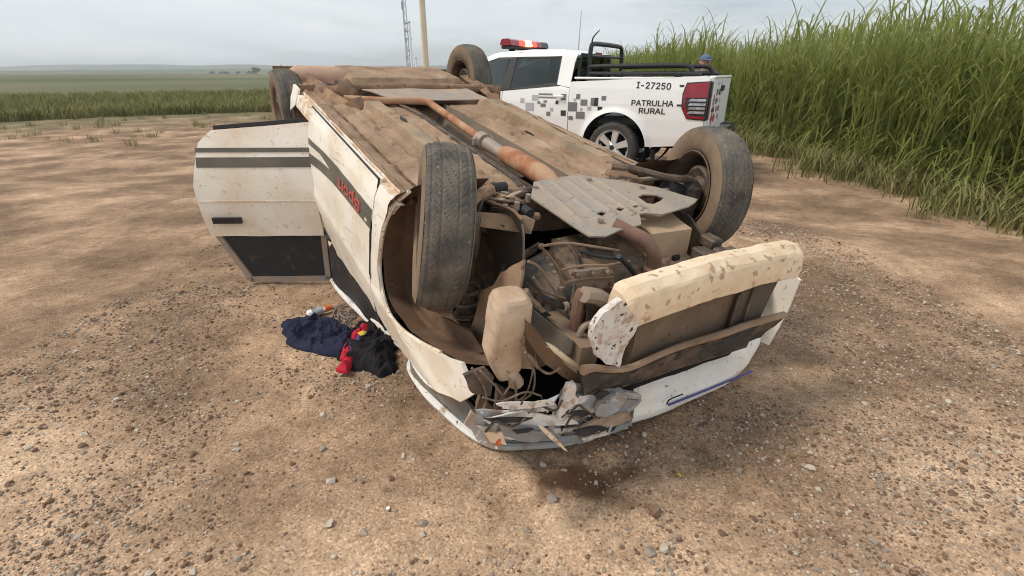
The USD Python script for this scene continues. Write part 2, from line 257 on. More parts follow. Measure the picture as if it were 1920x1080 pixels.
m_ground = usdkit.material(stage, '/World/Looks/dirt_ground', {
    'g': ('geometry', {}), 'p': ('principled_bsdf', {'roughness': .95, 'specular_ior_level': .1}),
    'n1': ('noise_texture', {'scale': 1.15, 'detail': 6., 'roughness': .62}), 'r1': ('rgb_ramp', {'ramp': [(.34, (.190, .126, .082)), (.46, (.300, .202, .132)), (.56, (.425, .292, .195)), (.68, (.53, .375, .255))]}),
    'sx': ('separate_xyz', {}), 'ya': ('math', {'math_type': 'multiply_add', 'value2': -.16, 'value3': .26}), 'yc': ('math', {'math_type': 'maximum', 'value2': -.05}), 'ns': ('math', {'math_type': 'add'}),
    'n2': ('noise_texture', {'scale': 11., 'detail': 6., 'roughness': .7}), 'r2': ('rgb_ramp', {'ramp': [(.3, (.70, .68, .66)), (.5, (1., 1., 1.)), (.72, (1.18, 1.17, 1.16))]}),
    'm1': ('mix', {'mix_type': 'multiply', 'fac': 1.}),
    'v': ('voronoi_texture', {'scale': 150., 'randomness': 1.}), 'vs': ('separate_color', {}), 'vr': ('rgb_ramp', {'ramp': [(.0, (.50, .46, .43)), (.35, (.95, .95, .95)), (.8, (1.05, 1.04, 1.02)), (.97, (1.5, 1.5, 1.5))]}),
    'm2': ('mix', {'mix_type': 'multiply', 'fac': .8}),
    # oil stain, a patch with its own outline
    'om': ('mapping', {'location': (-.245, -1.36, 0)}), 'osc': ('vector_math', {'math_type': 'multiply', 'vector2': (2.05, 3.6, 0)}), 'ol': ('vector_math', {'math_type': 'length'}),
    'on': ('noise_texture', {'scale': 7., 'detail': 4.}), 'oa': ('math', {'math_type': 'add'}), 'or': ('rgb_ramp', {'ramp': [(.60, (.88, .88, .88)), (.84, (0, 0, 0))]}), 'ohalf': ('math', {'math_type': 'multiply', 'value2': .6}),
    'mo': ('mix', {'color2': (.105, .05, .025)}),
    # field green beyond the dirt
    'len': ('vector_math', {'math_type': 'length'}), 'nf': ('noise_texture', {'scale': .25, 'detail': 5.}), 'fa': ('math', {'math_type': 'multiply_add', 'value2': 8.}), 'fr': ('map_range', {'from_min': 21., 'from_max': 27., 'clamp': True}),
    'nfc': ('noise_texture', {'scale': .013, 'detail': 4.}), 'rf': ('rgb_ramp', {'ramp': [(.35, (.085, .10, .05)), (.5, (.13, .135, .07)), (.65, (.19, .16, .10))]}), 'mf': ('mix', {}),
    'nb': ('noise_texture', {'scale': 38., 'detail': 9., 'roughness': .72}), 'b1': ('bump', {'strength': .6, 'distance': .007}), 'b2': ('bump', {'strength': .25, 'distance': .003, 'invert': True})},
    [('g.position', 'n1.vector'), ('g.position', 'n2.vector'), ('g.position', 'v.vector'), ('g.position', 'om.vector'), ('g.position', 'nb.vector'), ('g.position', 'nf.vector'), ('g.position', 'nfc.vector'),
     ('g.position', 'sx.vector'), ('sx.y', 'ya.value1'), ('ya.value', 'yc.value1'), ('yc.value', 'ns.value1'), ('n1.fac', 'ns.value2'), ('ns.value', 'r1.fac'), ('n2.fac', 'r2.fac'), ('r1.color', 'm1.color1'), ('r2.color', 'm1.color2'), ('v.color', 'vs.color'), ('vs.r', 'vr.fac'), ('m1.color', 'm2.color1'), ('vr.color', 'm2.color2'),
     ('om.vector', 'osc.vector1'), ('osc.vector', 'ol.vector1'), ('g.position', 'on.vector'), ('on.fac', 'oa.value1'), ('ol.value', 'ohalf.value1'), ('ohalf.value', 'oa.value2'), ('oa.value', 'or.fac'), ('or.color', 'mo.fac'), ('m2.color', 'mo.color1'),
     ('g.position', 'len.vector1'), ('nf.fac', 'fa.value1'), ('len.value', 'fa.value3'), ('fa.value', 'fr.value'), ('fr.result', 'mf.fac'), ('nfc.fac', 'rf.fac'), ('mo.color', 'mf.color1'), ('rf.color', 'mf.color2'), ('mf.color', 'p.base_color'),
     ('nb.fac', 'b1.height'), ('v.distance', 'b2.height'), ('b1.normal', 'b2.normal'), ('b2.normal', 'p.normal')], surface='p.BSDF')
solo('ground', quadgrid(np.stack([X, Y, gz(X, Y)], -1)), m_ground, 'bare stony dirt roadside running into fields', kind='structure', smooth=True)
m_hill = look('hazy_field_green', (.12, .14, .075), (.19, .175, .11), .45, .004, .1, 1., tint=(.08, .105, .06), tscale=.011, spec=0)
def hill_strip(y0, depth, hmax, seed, x0=-2600, x1=2600, n=160, k=10):
    x = np.linspace(x0, x1, n); t = np.linspace(0, 1, k); XX, T = np.meshgrid(x, t, indexing='ij')
    h = hmax*(.45 + .9*meshkit.fbm(np.stack([x/420 + seed, 0*x, 0*x], -1), 4, seed))
    return quadgrid(np.stack([XX, y0 + depth*T, h[:, None]*np.sin(np.pi*T)**.8*(1 + .04*(meshkit.fbm(np.stack([XX/30, T*9, 0*T], -1), 3, 4)-.5)) - .6], -1))
solo('hills', cat_([hill_strip(900, 700, 10., 3), hill_strip(1700, 900, 26., 8)]), m_hill, 'low hazy green hills along the horizon', kind='structure', smooth=True)

# far hedge line of small trees on the fields
def leaf_clump(n, R, size, seed, flat=.7):
    r = np.random.default_rng(seed); d = r.normal(size=(n, 3)); d /= np.linalg.norm(d, axis=1)[:, None]; c = d*R*(r.random(n)**.4)[:, None]*[1, 1, flat]
    c *= (.7 + .6*meshkit.noise(d*2.3 + seed))[:, None]
    a = r.normal(size=(n, 3)); a /= np.linalg.norm(a, axis=1)[:, None]; b = np.cross(a, r.normal(size=(n, 3))); b /= np.linalg.norm(b, axis=1)[:, None]; s = size*(.6 + .8*r.random(n))[:, None]
    V = np.stack([c - a*s, c + b*s*.5, c + a*s, c - b*s*.5], 1).reshape(-1, 3); i = np.arange(n)*4
    return tm(V, np.vstack([np.stack([i, i+1, i+2], 1), np.stack([i, i+2, i+3], 1)]))
m_leaf = look('far_foliage', (.045, .062, .03), (.08, .09, .045), .5, .5, .2, .9, spec=.1)
m_bark = look('far_trunk', (.12, .09, .07), rough=.9)
trees = [(-176, 620, 6.5), (-128, 640, 5), (-95, 600, 6), (-68, 660, 8), (-40, 610, 6), (-22, 630, 9), (-7, 600, 8), (12, 640, 9), (-155, 590, 5), (-210, 640, 8), (-260, 610, 7), (-310, 650, 8)]
tl = ['dark far field tree, %s' % s for s in ('left part of the horizon', 'left of the group near the masts', 'alone between two taller trees', 'broad one in the middle of the left horizon',
      'low one left of the lattice mast', 'tall one just left of the lattice mast', 'one close behind the two masts', 'one between the concrete pole and the raised tyre', 'low one at far left', 'above the rear edge of the wreck at left', 'beyond the wreck at far left', 'outermost at left')]
for (x, y, s), lab in zip(trees, tl):
    t = thing('field_tree', (x, y, -.5), lab, 'tree', 'trees along the far field edge')
    part(t, 'trunk', tube([(x, y, -.5), (x+.1*s, y, .3*s), (x, y, .6*s)], [.05*s, .03*s], 6, 2), m_bark)
    c = leaf_clump(420, .55*s, .13*s, int(abs(x))+1, .6); c.vertices += [x, y, .55*s]; part(t, 'crown', c, m_leaf, smooth=False)
hb = []
for k in range(46):
    x = -420 + k*11.5 + 4*rng.random(); c = leaf_clump(70, 2.2+2.2*rng.random(), 1.1, 100+k, .55); c.vertices += [x, 700 + 60*rng.random(), .8]; hb.append(c)
solo('distant_hedge', cat_(hb), m_leaf, 'dark line of bushes along the far fields', kind='stuff', smooth=False)

# ---------------------------------------------------------------- poles
t = thing('concrete_pole', (-2.39, 15.0, -.1), 'plain pale concrete utility pole behind the wreck', 'utility pole')
part(t, 'shaft', tube([(-2.39, 15., -.15), (-2.39, 15., 9.)], [.088, .070], 16, 0), m_pole)
part(t, 'crossarm', cbox((-2.39, 15, 8.2), (1.6, .09, .1), .01), m_pole)
for k in (-.7, 0, .7): part(t, 'insulator', tube([(-2.39+k, 15, 8.25), (-2.39+k, 15, 8.42)], [.04, .025], 8, 0), m_mast)
mx, my = -10.75, 56.
t = thing('lattice_mast', (mx, my, -.1), 'slim grey lattice radio mast seen left of the concrete pole', 'radio mast')
Hm = 26.
legs = [np.array([mx + .2*math.cos(a), my + .2*math.sin(a)]) for a in (.5, .5+2.094, .5+4.189)]
for q in legs: part(t, 'leg', tube([(*q, -.1), (*q, Hm)], .035, 6, 0), m_mast)
br = []
for i in range(3):
    a, b = legs[i], legs[(i+1) % 3]
    for k in range(int(Hm/.8)):
        z0, z1 = k*.8, k*.8+.8; br.append(tube([(*(a if k % 2 else b), z0), (*(b if k % 2 else a), z1)], .018, 5, 0))
    
part(t, 'lattice', cat_(br), m_mast, kind='stuff', smooth=False)
for z, w in ((5.9, .55), (5.2, .6), (4.5, .7), (3.4, .5)): part(t, 'antenna_bracket', cbox((mx+.25, my-.2, z), (w, .12, .12), .01), m_mastred)
for z in (7.4, 8.9): part(t, 'panel_antenna', cbox((mx-.1, my-.4, z), (.16, .1, .7), .02), m_mast)
t = thing('white_post', (-8.88, 48., -.1), 'thin white post standing right beside the lattice mast', 'post')
part(t, 'shaft', tube([(-8.88, 48., -.1), (-8.88, 48., 5.3)], [.12, .09], 10, 0), m_twhite)
part(t, 'cap', tube([(-8.88, 48., 5.3), (-8.88, 48., 5.42)], [.13, .08], 10, 0), m_mast)
t = thing('white_post', (-8.62, 48.5, -.1), 'short white post at the foot of the lattice mast, half as tall as its neighbour', 'post')
part(t, 'shaft', tube([(-8.62, 48.5, -.1), (-8.62, 48.5, 2.5)], [.11, .09], 10, 0), m_twhite)
part(t, 'cap', tube([(-8.62, 48.5, 2.5), (-8.62, 48.5, 2.6)], [.12, .08], 10, 0), m_mast)

# ---------------------------------------------------------------- sugar cane field
m_cane = usdkit.material(stage, '/World/Looks/cane_leaf', {
    'o': ('object_info', {}), 'g': ('geometry', {}), 'n': ('noise_texture', {'scale': .9, 'detail': 3.}), 'a': ('math', {'math_type': 'multiply_add', 'value2': .45}), 'r': ('rgb_ramp', {'ramp': [(.22, (.24, .27, .07)), (.45, (.46, .50, .16)), (.70, (.64, .63, .26)), (.86, (.70, .64, .33)), (.93, (.56, .43, .24)), (1., (.46, .34, .19))]}),
    'i': ('math', {'math_type': 'multiply', 'value2': .55}), 'p': ('principled_bsdf', {'roughness': .5, 'specular_ior_level': .3}), 't': ('translucent_bsdf', {}), 'm': ('mix_closure', {'fac': .5})},
    [('g.random_per_island', 'i.value1'), ('g.position', 'n.vector'), ('i.value', 'a.value3'), ('n.fac', 'a.value1'), ('a.value', 'r.fac'), ('r.color', 'p.base_color'), ('r.color', 't.color'), ('p.BSDF', 'm.closure1'), ('t.BSDF', 'm.closure2')], surface='m.closure')
def cane_plant(seed):
    r = np.random.default_rng(seed); out = []
    for s in range(6):
        bx, by = r.normal(size=2)*.14; H = 1.65 + .75*r.random(); lean = r.normal(size=2)*.14
        top = np.array([bx+lean[0], by+lean[1], H]); out.append(tube([(bx, by, 0), top], [.015, .010], 5, 0))
        for b in range(16):
            z = H*(.06 + .94*b/16); p0 = np.array([bx, by, 0])*(1-z/H) + top*(z/H); a = r.random()*6.28; L = .50 + .50*r.random(); up = (.9 + .5*r.random())*(1 if b > 4 else .4); d = np.array([math.cos(a), math.sin(a), 0]); sd = np.array([-d[1], d[0], 0])
            k = np.linspace(0, 1, 5); c = p0 + d*(L*.75*k**1.3)[:, None] + np.array([0, 0, 1.])*(L*(up*k - (.45+.65*r.random())*k**3))[:, None]
            w = .0125*np.array([.7, 1., .9, .6, .06]); out.append(quadgrid(np.stack([c - sd*w[:, None], c + sd*w[:, None]], 1)))
    return cat_(out)
PI = UsdGeom.PointInstancer.Define(stage, '/World/sugar_cane'); UsdGeom.Scope.Define(stage, '/World/sugar_cane/plants')
for k in range(6):
    p = usdkit.mesh(stage, '/World/sugar_cane/plants/plant_%03d' % k, cane_plant(40+k), m_cane); PI.GetPrototypesRel().AddTarget(p.GetPath())
pos = []
for row in range(15):
    yy = np.arange(2.5, 75, .34 if row < 5 else .55)
    for y in yy: pos.append((5.55 + row*.75 + .14*rng.normal() + .22*math.sin(y*.31) , y + .15*rng.normal(), -.08))
pos = np.array(pos); sc = (1 - .12*sstep(12, 34, pos[:, 1]))*.79 + .33*meshkit.noise(np.c_[pos[:, :2]*.5, 0*pos[:, 0]], 4) + .08*rng.normal(size=len(pos)); an = rng.random(len(pos))*6.283
PI.CreatePositionsAttr(Vt.Vec3fArray.FromNumpy(pos.astype(np.float32))); PI.CreateScalesAttr(Vt.Vec3fArray.FromNumpy(np.repeat(sc[:, None], 3, 1).astype(np.float32)))
PI.CreateOrientationsAttr(Vt.QuathArray([Gf.Quath(math.cos(a/2), 0, 0, math.sin(a/2)) for a in an])); PI.CreateProtoIndicesAttr(Vt.IntArray(rng.integers(0, 6, len(pos)).tolist()))
tag(PI.GetPrim(), 'tall yellowish green sugar cane crop growing behind the white pickup', 'crop', kind='stuff')

m_grass = look('rough_grass', (.13, .15, .05), (.30, .26, .12), .45, 1.5, .2, .9, spec=.1)
def tuft(seed):
    r = np.random.default_rng(seed); out = []
    for k in range(26):
        a = r.random()*6.28; o = r.normal(size=2)*.10; L = .16 + .26*r.random(); d = np.array([math.cos(a), math.sin(a), 0]); sd = np.array([-d[1], d[0], 0]); q = np.linspace(0, 1, 4)
        c = np.array([*o, 0]) + d*(L*.5*q**1.6)[:, None] + np.array([0, 0, 1.])*(L*(q - .3*q**3))[:, None]; w = .006*np.array([1, .9, .6, .05]); out.append(quadgrid(np.stack([c - sd*w[:, None], c + sd*w[:, None]], 1)))
    return cat_(out)
TU = UsdGeom.PointInstancer.Define(stage, '/World/grass'); UsdGeom.Scope.Define(stage, '/World/grass/tufts')
for k in range(5):
    p = usdkit.mesh(stage, '/World/grass/tufts/tuft_%03d' % k, tuft(80+k), m_grass); TU.GetPrototypesRel().AddTarget(p.GetPath())
rg = np.random.default_rng(9); ga = np.c_[5.25 + .28*rg.normal(size=900), rg.uniform(3, 40, 900)]; th_g = rg.uniform(-1.25, .18, 9000); rd_g = 22 + 22*rg.random(9000)**1.6; gb = np.c_[rd_g*np.sin(th_g), rd_g*np.cos(th_g)]; gc = np.c_[rg.uniform(-14, 5, 160), rg.uniform(11, 22, 160)]
gp = np.vstack([ga, gb, gc]); gs = np.r_[.7 + .9*rg.random(900), .6 + .9*rg.random(9000), .4 + .5*rg.random(160)]; an = rg.random(len(gp))*6.283
TU.CreatePositionsAttr(Vt.Vec3fArray.FromNumpy(np.c_[gp, gz(gp[:, 0], gp[:, 1]) - .01].astype(np.float32))); TU.CreateScalesAttr(Vt.Vec3fArray.FromNumpy(np.repeat(gs[:, None], 3, 1).astype(np.float32)))
TU.CreateOrientationsAttr(Vt.QuathArray([Gf.Quath(math.cos(a/2), 0, 0, math.sin(a/2)) for a in an])); TU.CreateProtoIndicesAttr(Vt.IntArray(rg.integers(0, 5, len(gp)).tolist()))
tag(TU.GetPrim(), 'rough tufts of grass at the edges of the dirt', 'grass', kind='stuff')

# ---------------------------------------------------------------- white pickup truck (x forward from the rear axle, y to its left, z up)
TB = np.array([2.061, 8.51, -.115]); ta = 4.189
TMx = np.array([[math.sin(ta), -math.cos(ta), 0], [math.cos(ta), math.sin(ta), 0], [0, 0, 1.]])
def T(m): m = m.copy(); m.vertices = m.vertices @ TMx + TB; return m
truck = thing('pickup_truck', TB, 'white double cab patrol pickup with red light bar, black roll bar and chequered door', 'pickup truck')
def tside(z): return np.interp(z, [.4, .6, .85, 1.05, 1.25, 1.36, 1.45], [.87, .905, .925, .925, .905, .885, .87])
def tcab(z): return np.interp(z, [.4, .6, .85, 1.05, 1.22, 1.72, 1.80], [.88, .905, .92, .915, .89, .715, .66])
def tpanel(poly, fn, side=1, t=.02, sub=.06, off=0., holes=(), flare=None):
    pg = Polygon(poly)
    for h in holes: pg = pg.difference(h if not isinstance(h, (list, tuple)) else Polygon(h))
    m = subdiv(ext(pg, t), sub); x, z, w = m.vertices.T
    y = fn(z) - t + w + off
    if flare: y = y + .035*np.exp(-(np.maximum(np.hypot(x-flare[0], z-flare[1]) - flare[2], 0)/.05)**2)
    m.vertices = np.c_[x, side*y, z]
    if side < 0: m.invert()
    return T(m)
AX, AZ, AR = .08, .43, .50
archp = Point(AX, AZ).buffer(AR, 32)
FX = 3.30
archf = Point(FX, AZ).buffer(.48, 32)
bed = [(-1.19, .56), (-1.19, 1.40), (-1.15, 1.43), (.80, 1.345), (.835, 1.33), (.835, .52), (-.5, .46), (-.85, .50)]
for s in (1, -1):
    part(truck, 'bed_side', tpanel(bed, tside, s, holes=[archp], flare=(AX, AZ, AR)), m_twhite)
    part(truck, 'bed_rail_cap', T(cat_([cbox((-.17, s*.845, 1.395), (1.9, .07, .03), .01)])), m_twhite)
    arch = revolve([(0, AR-.002), (0, AR-.012), (-.25, AR-.012), (-.25, AR-.002)], 40); arch.vertices = arch.vertices*[1, s, 1] + [AX, s*.90, AZ]; part(truck, 'wheel_housing', T(arch), m_void)
    for cx in (FX,):
        arch = revolve([(0, .478), (0, .468), (-.25, .468), (-.25, .478)], 40); arch.vertices = arch.vertices*[1, s, 1] + [cx, s*.88, AZ]; part(truck, 'wheel_housing', T(arch), m_void)
    rd = part(truck, 'rear_door', tpanel([(.85, .52), (.85, 1.25), (1.0, 1.28), (2.04, 1.19), (2.06, .50), (.6+.42, .50)], tcab, s), m_twhite)
    fd = part(truck, 'front_door', tpanel([(2.075, .50), (2.055, 1.19), (2.95, 1.12), (2.95, .50)], tcab, s), m_twhite)
    part(rd, 'door_handle', T(cbox((1.0, s*.945, 1.13), (.17, .03, .04), .012)), m_twhite); part(fd, 'door_handle', T(cbox((2.2, s*.945, 1.06), (.17, .03, .04), .012)), m_twhite)
    part(truck, 'rear_pillar', tpanel([(.85, 1.26), (.835, 1.60), (.80, 1.76), (1.06, 1.78), (1.07, 1.30), (1.0, 1.285)], tcab, s), m_twhite)
    part(truck, 'roof_rail', tpanel([(1.05, 1.705), (1.05, 1.80), (2.2, 1.78), (2.75, 1.62), (3.22, 1.30), (3.22, 1.24), (2.74, 1.55), (2.2, 1.70)], tcab, s), m_twhite)
    part(truck, 'centre_pillar', tpanel([(1.93, 1.19), (1.86, 1.70), (1.98, 1.70), (2.12, 1.19)], tcab, s, off=-.002), m_tplast)
    part(truck, 'rear_window', tpanel([(1.07, 1.315), (1.07, 1.70), (1.87, 1.70), (1.93, 1.20)], tcab, s, t=.006, off=-.012), m_pane)
    part(truck, 'window_frame', tpanel([(1.03, 1.28), (1.03, 1.725), (1.93, 1.725), (2.0, 1.175)], tcab, s, t=.010, off=-.003, holes=[[(1.085, 1.335), (1.085, 1.685), (1.86, 1.685), (1.915, 1.225)]]), m_tplast)
    part(truck, 'front_window', tpanel([(2.12, 1.19), (2.0, 1.70), (2.2, 1.69), (2.74, 1.53), (3.05, 1.15)], tcab, s, t=.006, off=-.012), m_pane)
    part(truck, 'front_fender', tpanel([(2.965, .50), (2.965, 1.12), (3.25, 1.10), (4.05, .98), (4.16, .62), (3.9, .5)], lambda z: tside(z)-.005, s, holes=[archf], flare=(FX, AZ, .48)), m_twhite)
    mir = hull([(3.0, s*.93, 1.16), (2.92, s*1.1, 1.14), (2.92, s*1.1, 1.33), (3.0, s*1.08, 1.32), (3.03, s*.98, 1.2), (2.93, s*.97, 1.33)]); part(truck, 'side_mirror', T(mir), m_tplast)
    part(truck, 'headlight', T(hull([(4.08, s*.82, .82), (4.08, s*.82, .98), (3.85, s*.90, .96), (3.85, s*.90, .88), (4.12, s*.62, .80), (4.12, s*.62, .94)])), m_lampclear)
    part(truck, 'mud_flap', T(cbox((-.52, s*.80, .27), (.015, .22, .30), .005)), m_tplast)
    part(truck, 'side_sill', T(cbox((1.75, s*.84, .47), (2.0, .12, .07), .02)), m_tplast)
# roof, glass ends, bonnet, bed floor, tailgate
yy = np.linspace(-.69, .69, 13); xx = np.array([.80, .86, 1.2, 1.7, 2.2, 2.45]); RX, RY = np.meshgrid(xx, yy, indexing='ij')
RZ = np.interp(RX, [.80, .86, 1.2, 1.7, 2.2, 2.45], [1.735, 1.765, 1.80, 1.81, 1.785, 1.72]) + .018*(1-(RY/.69)**2) - .03*(np.abs(RY)/.69)**8
part(truck, 'roof', T(cat_([quadgrid(np.stack([RX, RY, RZ], -1)), quadgrid(np.stack([RX, RY, RZ-.03], -1))])), m_twhite)
part(truck, 'windscreen', T(slab([(2.47, .66, 1.70), (2.47, -.66, 1.70), (3.20, -.78, 1.13), (3.20, .78, 1.13)], .006, .2)), m_pane)
part(truck, 'back_panel', T(slab([(.815, .86, .7), (.815, -.86, .7), (.815, -.86, 1.30), (.815, .86, 1.30)], .02, .2)), m_twhite)
part(truck, 'back_window', T(slab([(.80, .70, 1.32), (.80, -.70, 1.32), (.78, -.62, 1.70), (.78, .62, 1.70)], .008, .2)), m_pane)
part(truck, 'back_window_frame', T(slab([(.79, .78, 1.28), (.79, -.78, 1.28), (.77, -.66, 1.745), (.77, .66, 1.745)], .012, .2, holes=[[(.79, .68, 1.34), (.79, -.68, 1.34), (.77, -.60, 1.69), (.77, .60, 1.69)]])), m_tplast)
part(truck, 'bonnet', T(hull([(3.18, .8, 1.10), (3.18, -.8, 1.10), (3.2, .4, 1.15), (3.2, -.4, 1.15), (4.0, .78, .99), (4.0, -.78, .99), (4.12, .5, .90), (4.12, -.5, .90), (4.1, .5, .70), (4.1, -.5, .7), (3.2, .8, .7), (3.2, -.8, .7)])), m_twhite)
part(truck, 'front_bumper', T(cbox((4.16, 0, .55), (.2, 1.76, .28), .06)), m_twhite); part(truck, 'grille', T(cbox((4.14, 0, .82), (.05, 1.0, .2), .02)), m_tplast)
part(truck, 'bed_floor', T(cbox((-.17, 0, .72), (1.92, 1.62, .05), .01)), m_void); part(truck, 'chassis', T(cbox((1.4, 0, .48), (4.9, .9, .16), .03)), m_void)
part(truck, 'cab_floor', T(cbox((2.0, 0, .56), (2.3, 1.66, .08), .02)), m_void)
for x in (1.45, 2.35):
    for y in (-.4, .4): part(truck, 'seat', T(cat_([cbox((x, y, .85), (.5, .5, .3), .08), cbox((x-.25, y, 1.2), (.16, .48, .66), .06)])), m_seat)
tg = part(truck, 'tailgate', T(cat_([cbox((-1.205, 0, 1.06), (.06, 1.50, .70), .02), cbox((-1.20, 0, 1.415), (.09, 1.50, .03), .01)])), m_twhite)
part(tg, 'handle', T(cbox((-1.24, 0, 1.26), (.02, .26, .08), .01)), m_tplast)
for s in (1, -1):
    part(truck, 'corner_post', T(cbox((-1.185, s*.81, 1.02), (.05, .12, .78), .015)), m_twhite)
    # tail lamp wrapping the corner
    L = part(truck, 'tail_lamp', tpanel([(-1.215, .86), (-1.215, 1.365), (-.90, 1.345), (-.865, 1.20), (-.875, 1.02), (-.96, .875)], tside, s, t=.03, off=.008, sub=.08), m_lampdark)
    part(L, 'red_lens', tpanel([(-1.20, 1.16), (-1.20, 1.35), (-.915, 1.33), (-.885, 1.20), (-.885, 1.15)], tside, s, t=.012, off=.016, sub=.08), m_lampred)
    part(L, 'red_ring', tpanel([(-1.20, .882), (-1.20, .912), (-1.0, .92), (-.925, 1.04), (-.915, 1.15), (-.888, 1.15), (-.895, 1.02), (-.965, .885)], tside, s, t=.012, off=.016, sub=.08), m_lampred)
    for z in (.965, 1.02, 1.07, 1.125): part(L, 'clear_bar', tpanel([(-1.19, z-.016), (-1.19, z+.016), (-.99, z+.016), (-.96, z-.016)], tside, s, t=.012, off=.018, sub=.1), m_lampclear)
    part(L, 'lamp_back', T(cbox((-1.212, s*.80, 1.11), (.03, .16, .50), .01)), m_lampdark)
bp = part(truck, 'rear_bumper', T(cat_([cbox((-1.33, 0, .60), (.17, 1.72, .17), .04), cbox((-1.28, .78, .70), (.2, .2, .05), .02), cbox((-1.28, -.78, .70), (.2, .2, .05), .02), cbox((-1.32, 0, .70), (.16, 1.0, .03), .01)])), m_lampdark)
part(bp, 'number_plate', T(cbox((-1.425, 0, .61), (.01, .40, .13), .004)), m_lampclear)
# red and grey chequered warning marks on the tailgate
r2 = np.random.default_rng(5)
for k in range(30):
    y = .66 - (k % 6)*.11 - .02; z = 1.33 - (k//6)*.115
    if r2.random() < .78: part(truck, 'tailgate_mark', T(cbox((-1.2375, y, z), (.003, .05+.05*r2.random(), .04+.06*r2.random()), .0005)), [m_tgrey, m_tlgrey, m_tred, m_tdark][r2.integers(0, 4)])
for z in (.82, .93, 1.04, 1.15): part(truck, 'red_mark', T(cbox((-1.2395, .60, z), (.003, .05, .075), .0005)), m_tred)
# wheels
def truck_wheel(x, s):
    w = group_part(truck, 'wheel'); c = np.array([x, s*.80, .38 if x > 1 else .41])
    def put(n, m, mat): m = m.copy(); m.vertices = m.vertices*[1, s, 1] + c; part(w, n, T(m if s > 0 else (m.invert() or m)), mat)
    put('tyre', revolve([(-.115, .27), (-.125, .33), (-.11, .37), (-.085, .385), (-.03, .39), (0, .386), (.03, .39), (.085, .385), (.11, .37), (.125, .33), (.115, .27), (.0, .255)], 56, lambda a, y, r: np.where((r > .36) & (np.sin(a*34) > .2), -.008, 0.)), m_truck_tyre)
    sp = [revolve([(.06, .235), (.10, .262), (.112, .272), (.10, .275), (-.1, .27), (-.1, .25)], 40), revolve([(.075, .0), (.085, .05), (.06, .085), (.02, .085)], 24, closed=False)]
    for k in range(6):
        a = k*math.pi/3 + .2; q = hull([(-.045, .055, .06), (.045, .055, .06), (-.03, .085, .06), (.03, .085, .06), (-.055, .075, .255), (.055, .075, .255), (-.05, .10, .25), (.05, .10, .25)]); sp.append(frame_xf(q, [[math.cos(a), 0, math.sin(a)], [0, 1, 0], [-math.sin(a), 0, math.cos(a)]], 0))
    put('rim', cat_(sp), m_alloy); put('hub_cap', revolve([(.088, 0), (.09, .035), (.07, .045)], 18, closed=False), m_tplast); put('brake_disc', revolve([(.0, .05), (.01, .20), (-.03, .20), (-.03, .05)], 24), m_void)
for x in (AX+.02, FX):
    for s in (1, -1): truck_wheel(x, s)
# roll bar and side rails of black tube
hx = .60
part(truck, 'roll_hoop', T(tube([(hx, .735, 1.35), (hx, .73, 1.62), (hx, .715, 1.80), (hx, .62, 1.865), (hx, .2, 1.875), (hx, -.2, 1.875), (hx, -.62, 1.865), (hx, -.715, 1.80), (hx, -.73, 1.62), (hx, -.735, 1.35)], .034, 10, 5)), m_tblack)
for s in (1, -1):
    part(truck, 'roll_bar_rail', T(tube([(hx, s*.735, 1.555), (.2, s*.74, 1.56), (-.6, s*.75, 1.565), (-.86, s*.755, 1.55), (-.93, s*.76, 1.47), (-.94, s*.765, 1.40)], .032, 10, 5)), m_tblack)
    part(truck, 'roll_bar_rail', T(tube([(hx, s*.735, 1.46), (.1, s*.75, 1.455), (-.8, s*.765, 1.46), (-1.05, s*.77, 1.44)], .030, 10, 5)), m_tblack)
    for x in (.1, -.75): part(truck, 'rail_foot', T(cbox((x, s*.775, 1.42), (.09, .06, .10), .012)), m_tblack)
part(truck, 'roll_bar_crossbar', T(tube([(hx, -.73, 1.70), (hx, .73, 1.70)], .02, 8, 0)), m_tblack)
part(truck, 'high_brake_lamp', T(cbox((.765, -.05, 1.755), (.03, .24, .035), .008)), m_lampred)
part(truck, 'cargo', T(cat_([crumple(subdiv(cbox((.25, -.3, 1.30), (.6, .5, .36), .08), .1), .03, 7), crumple(subdiv(cbox((-.45, .2, 1.22), (.5, .6, .3), .08), .1), .03, 7, 4)])), m_stripe)
# light bar
LX = 2.12
lb = part(truck, 'light_bar', T(cat_([cbox((LX, -.03, 1.855), (.20, 1.36, .05), .015), cbox((LX, .45, 1.815), (.10, .05, .05), .01), cbox((LX, -.5, 1.815), (.10, .05, .05), .01)])), m_tplast)
for y0, y1, mt in ((.66, .38, m_lampred), (.375, .16, m_glow_red), (.155, -.08, m_glow_hot), (-.085, -.26, m_glow_red), (-.265, -.46, m_lampred), (-.465, -.72, m_lampdark)):
    part(lb, 'lens', T(hull([(LX+a, y, z) for a, z in ((-.11, 1.882), (-.09, 1.96), (-.055, 1.98), (.055, 1.98), (.09, 1.96), (.11, 1.882)) for y in (y0, y1)])), mt)
part(truck, 'antenna', T(tube([(.98, .30, 1.80), (.96, .30, 2.36)], [.010, .004], 6, 0)), m_mast)
part(truck, 'antenna', T(tube([(.60, .70, 1.86), (.57, .72, 1.95), (.47, .74, 2.04)], [.012, .012, .006], 6, 3)), m_tblack)
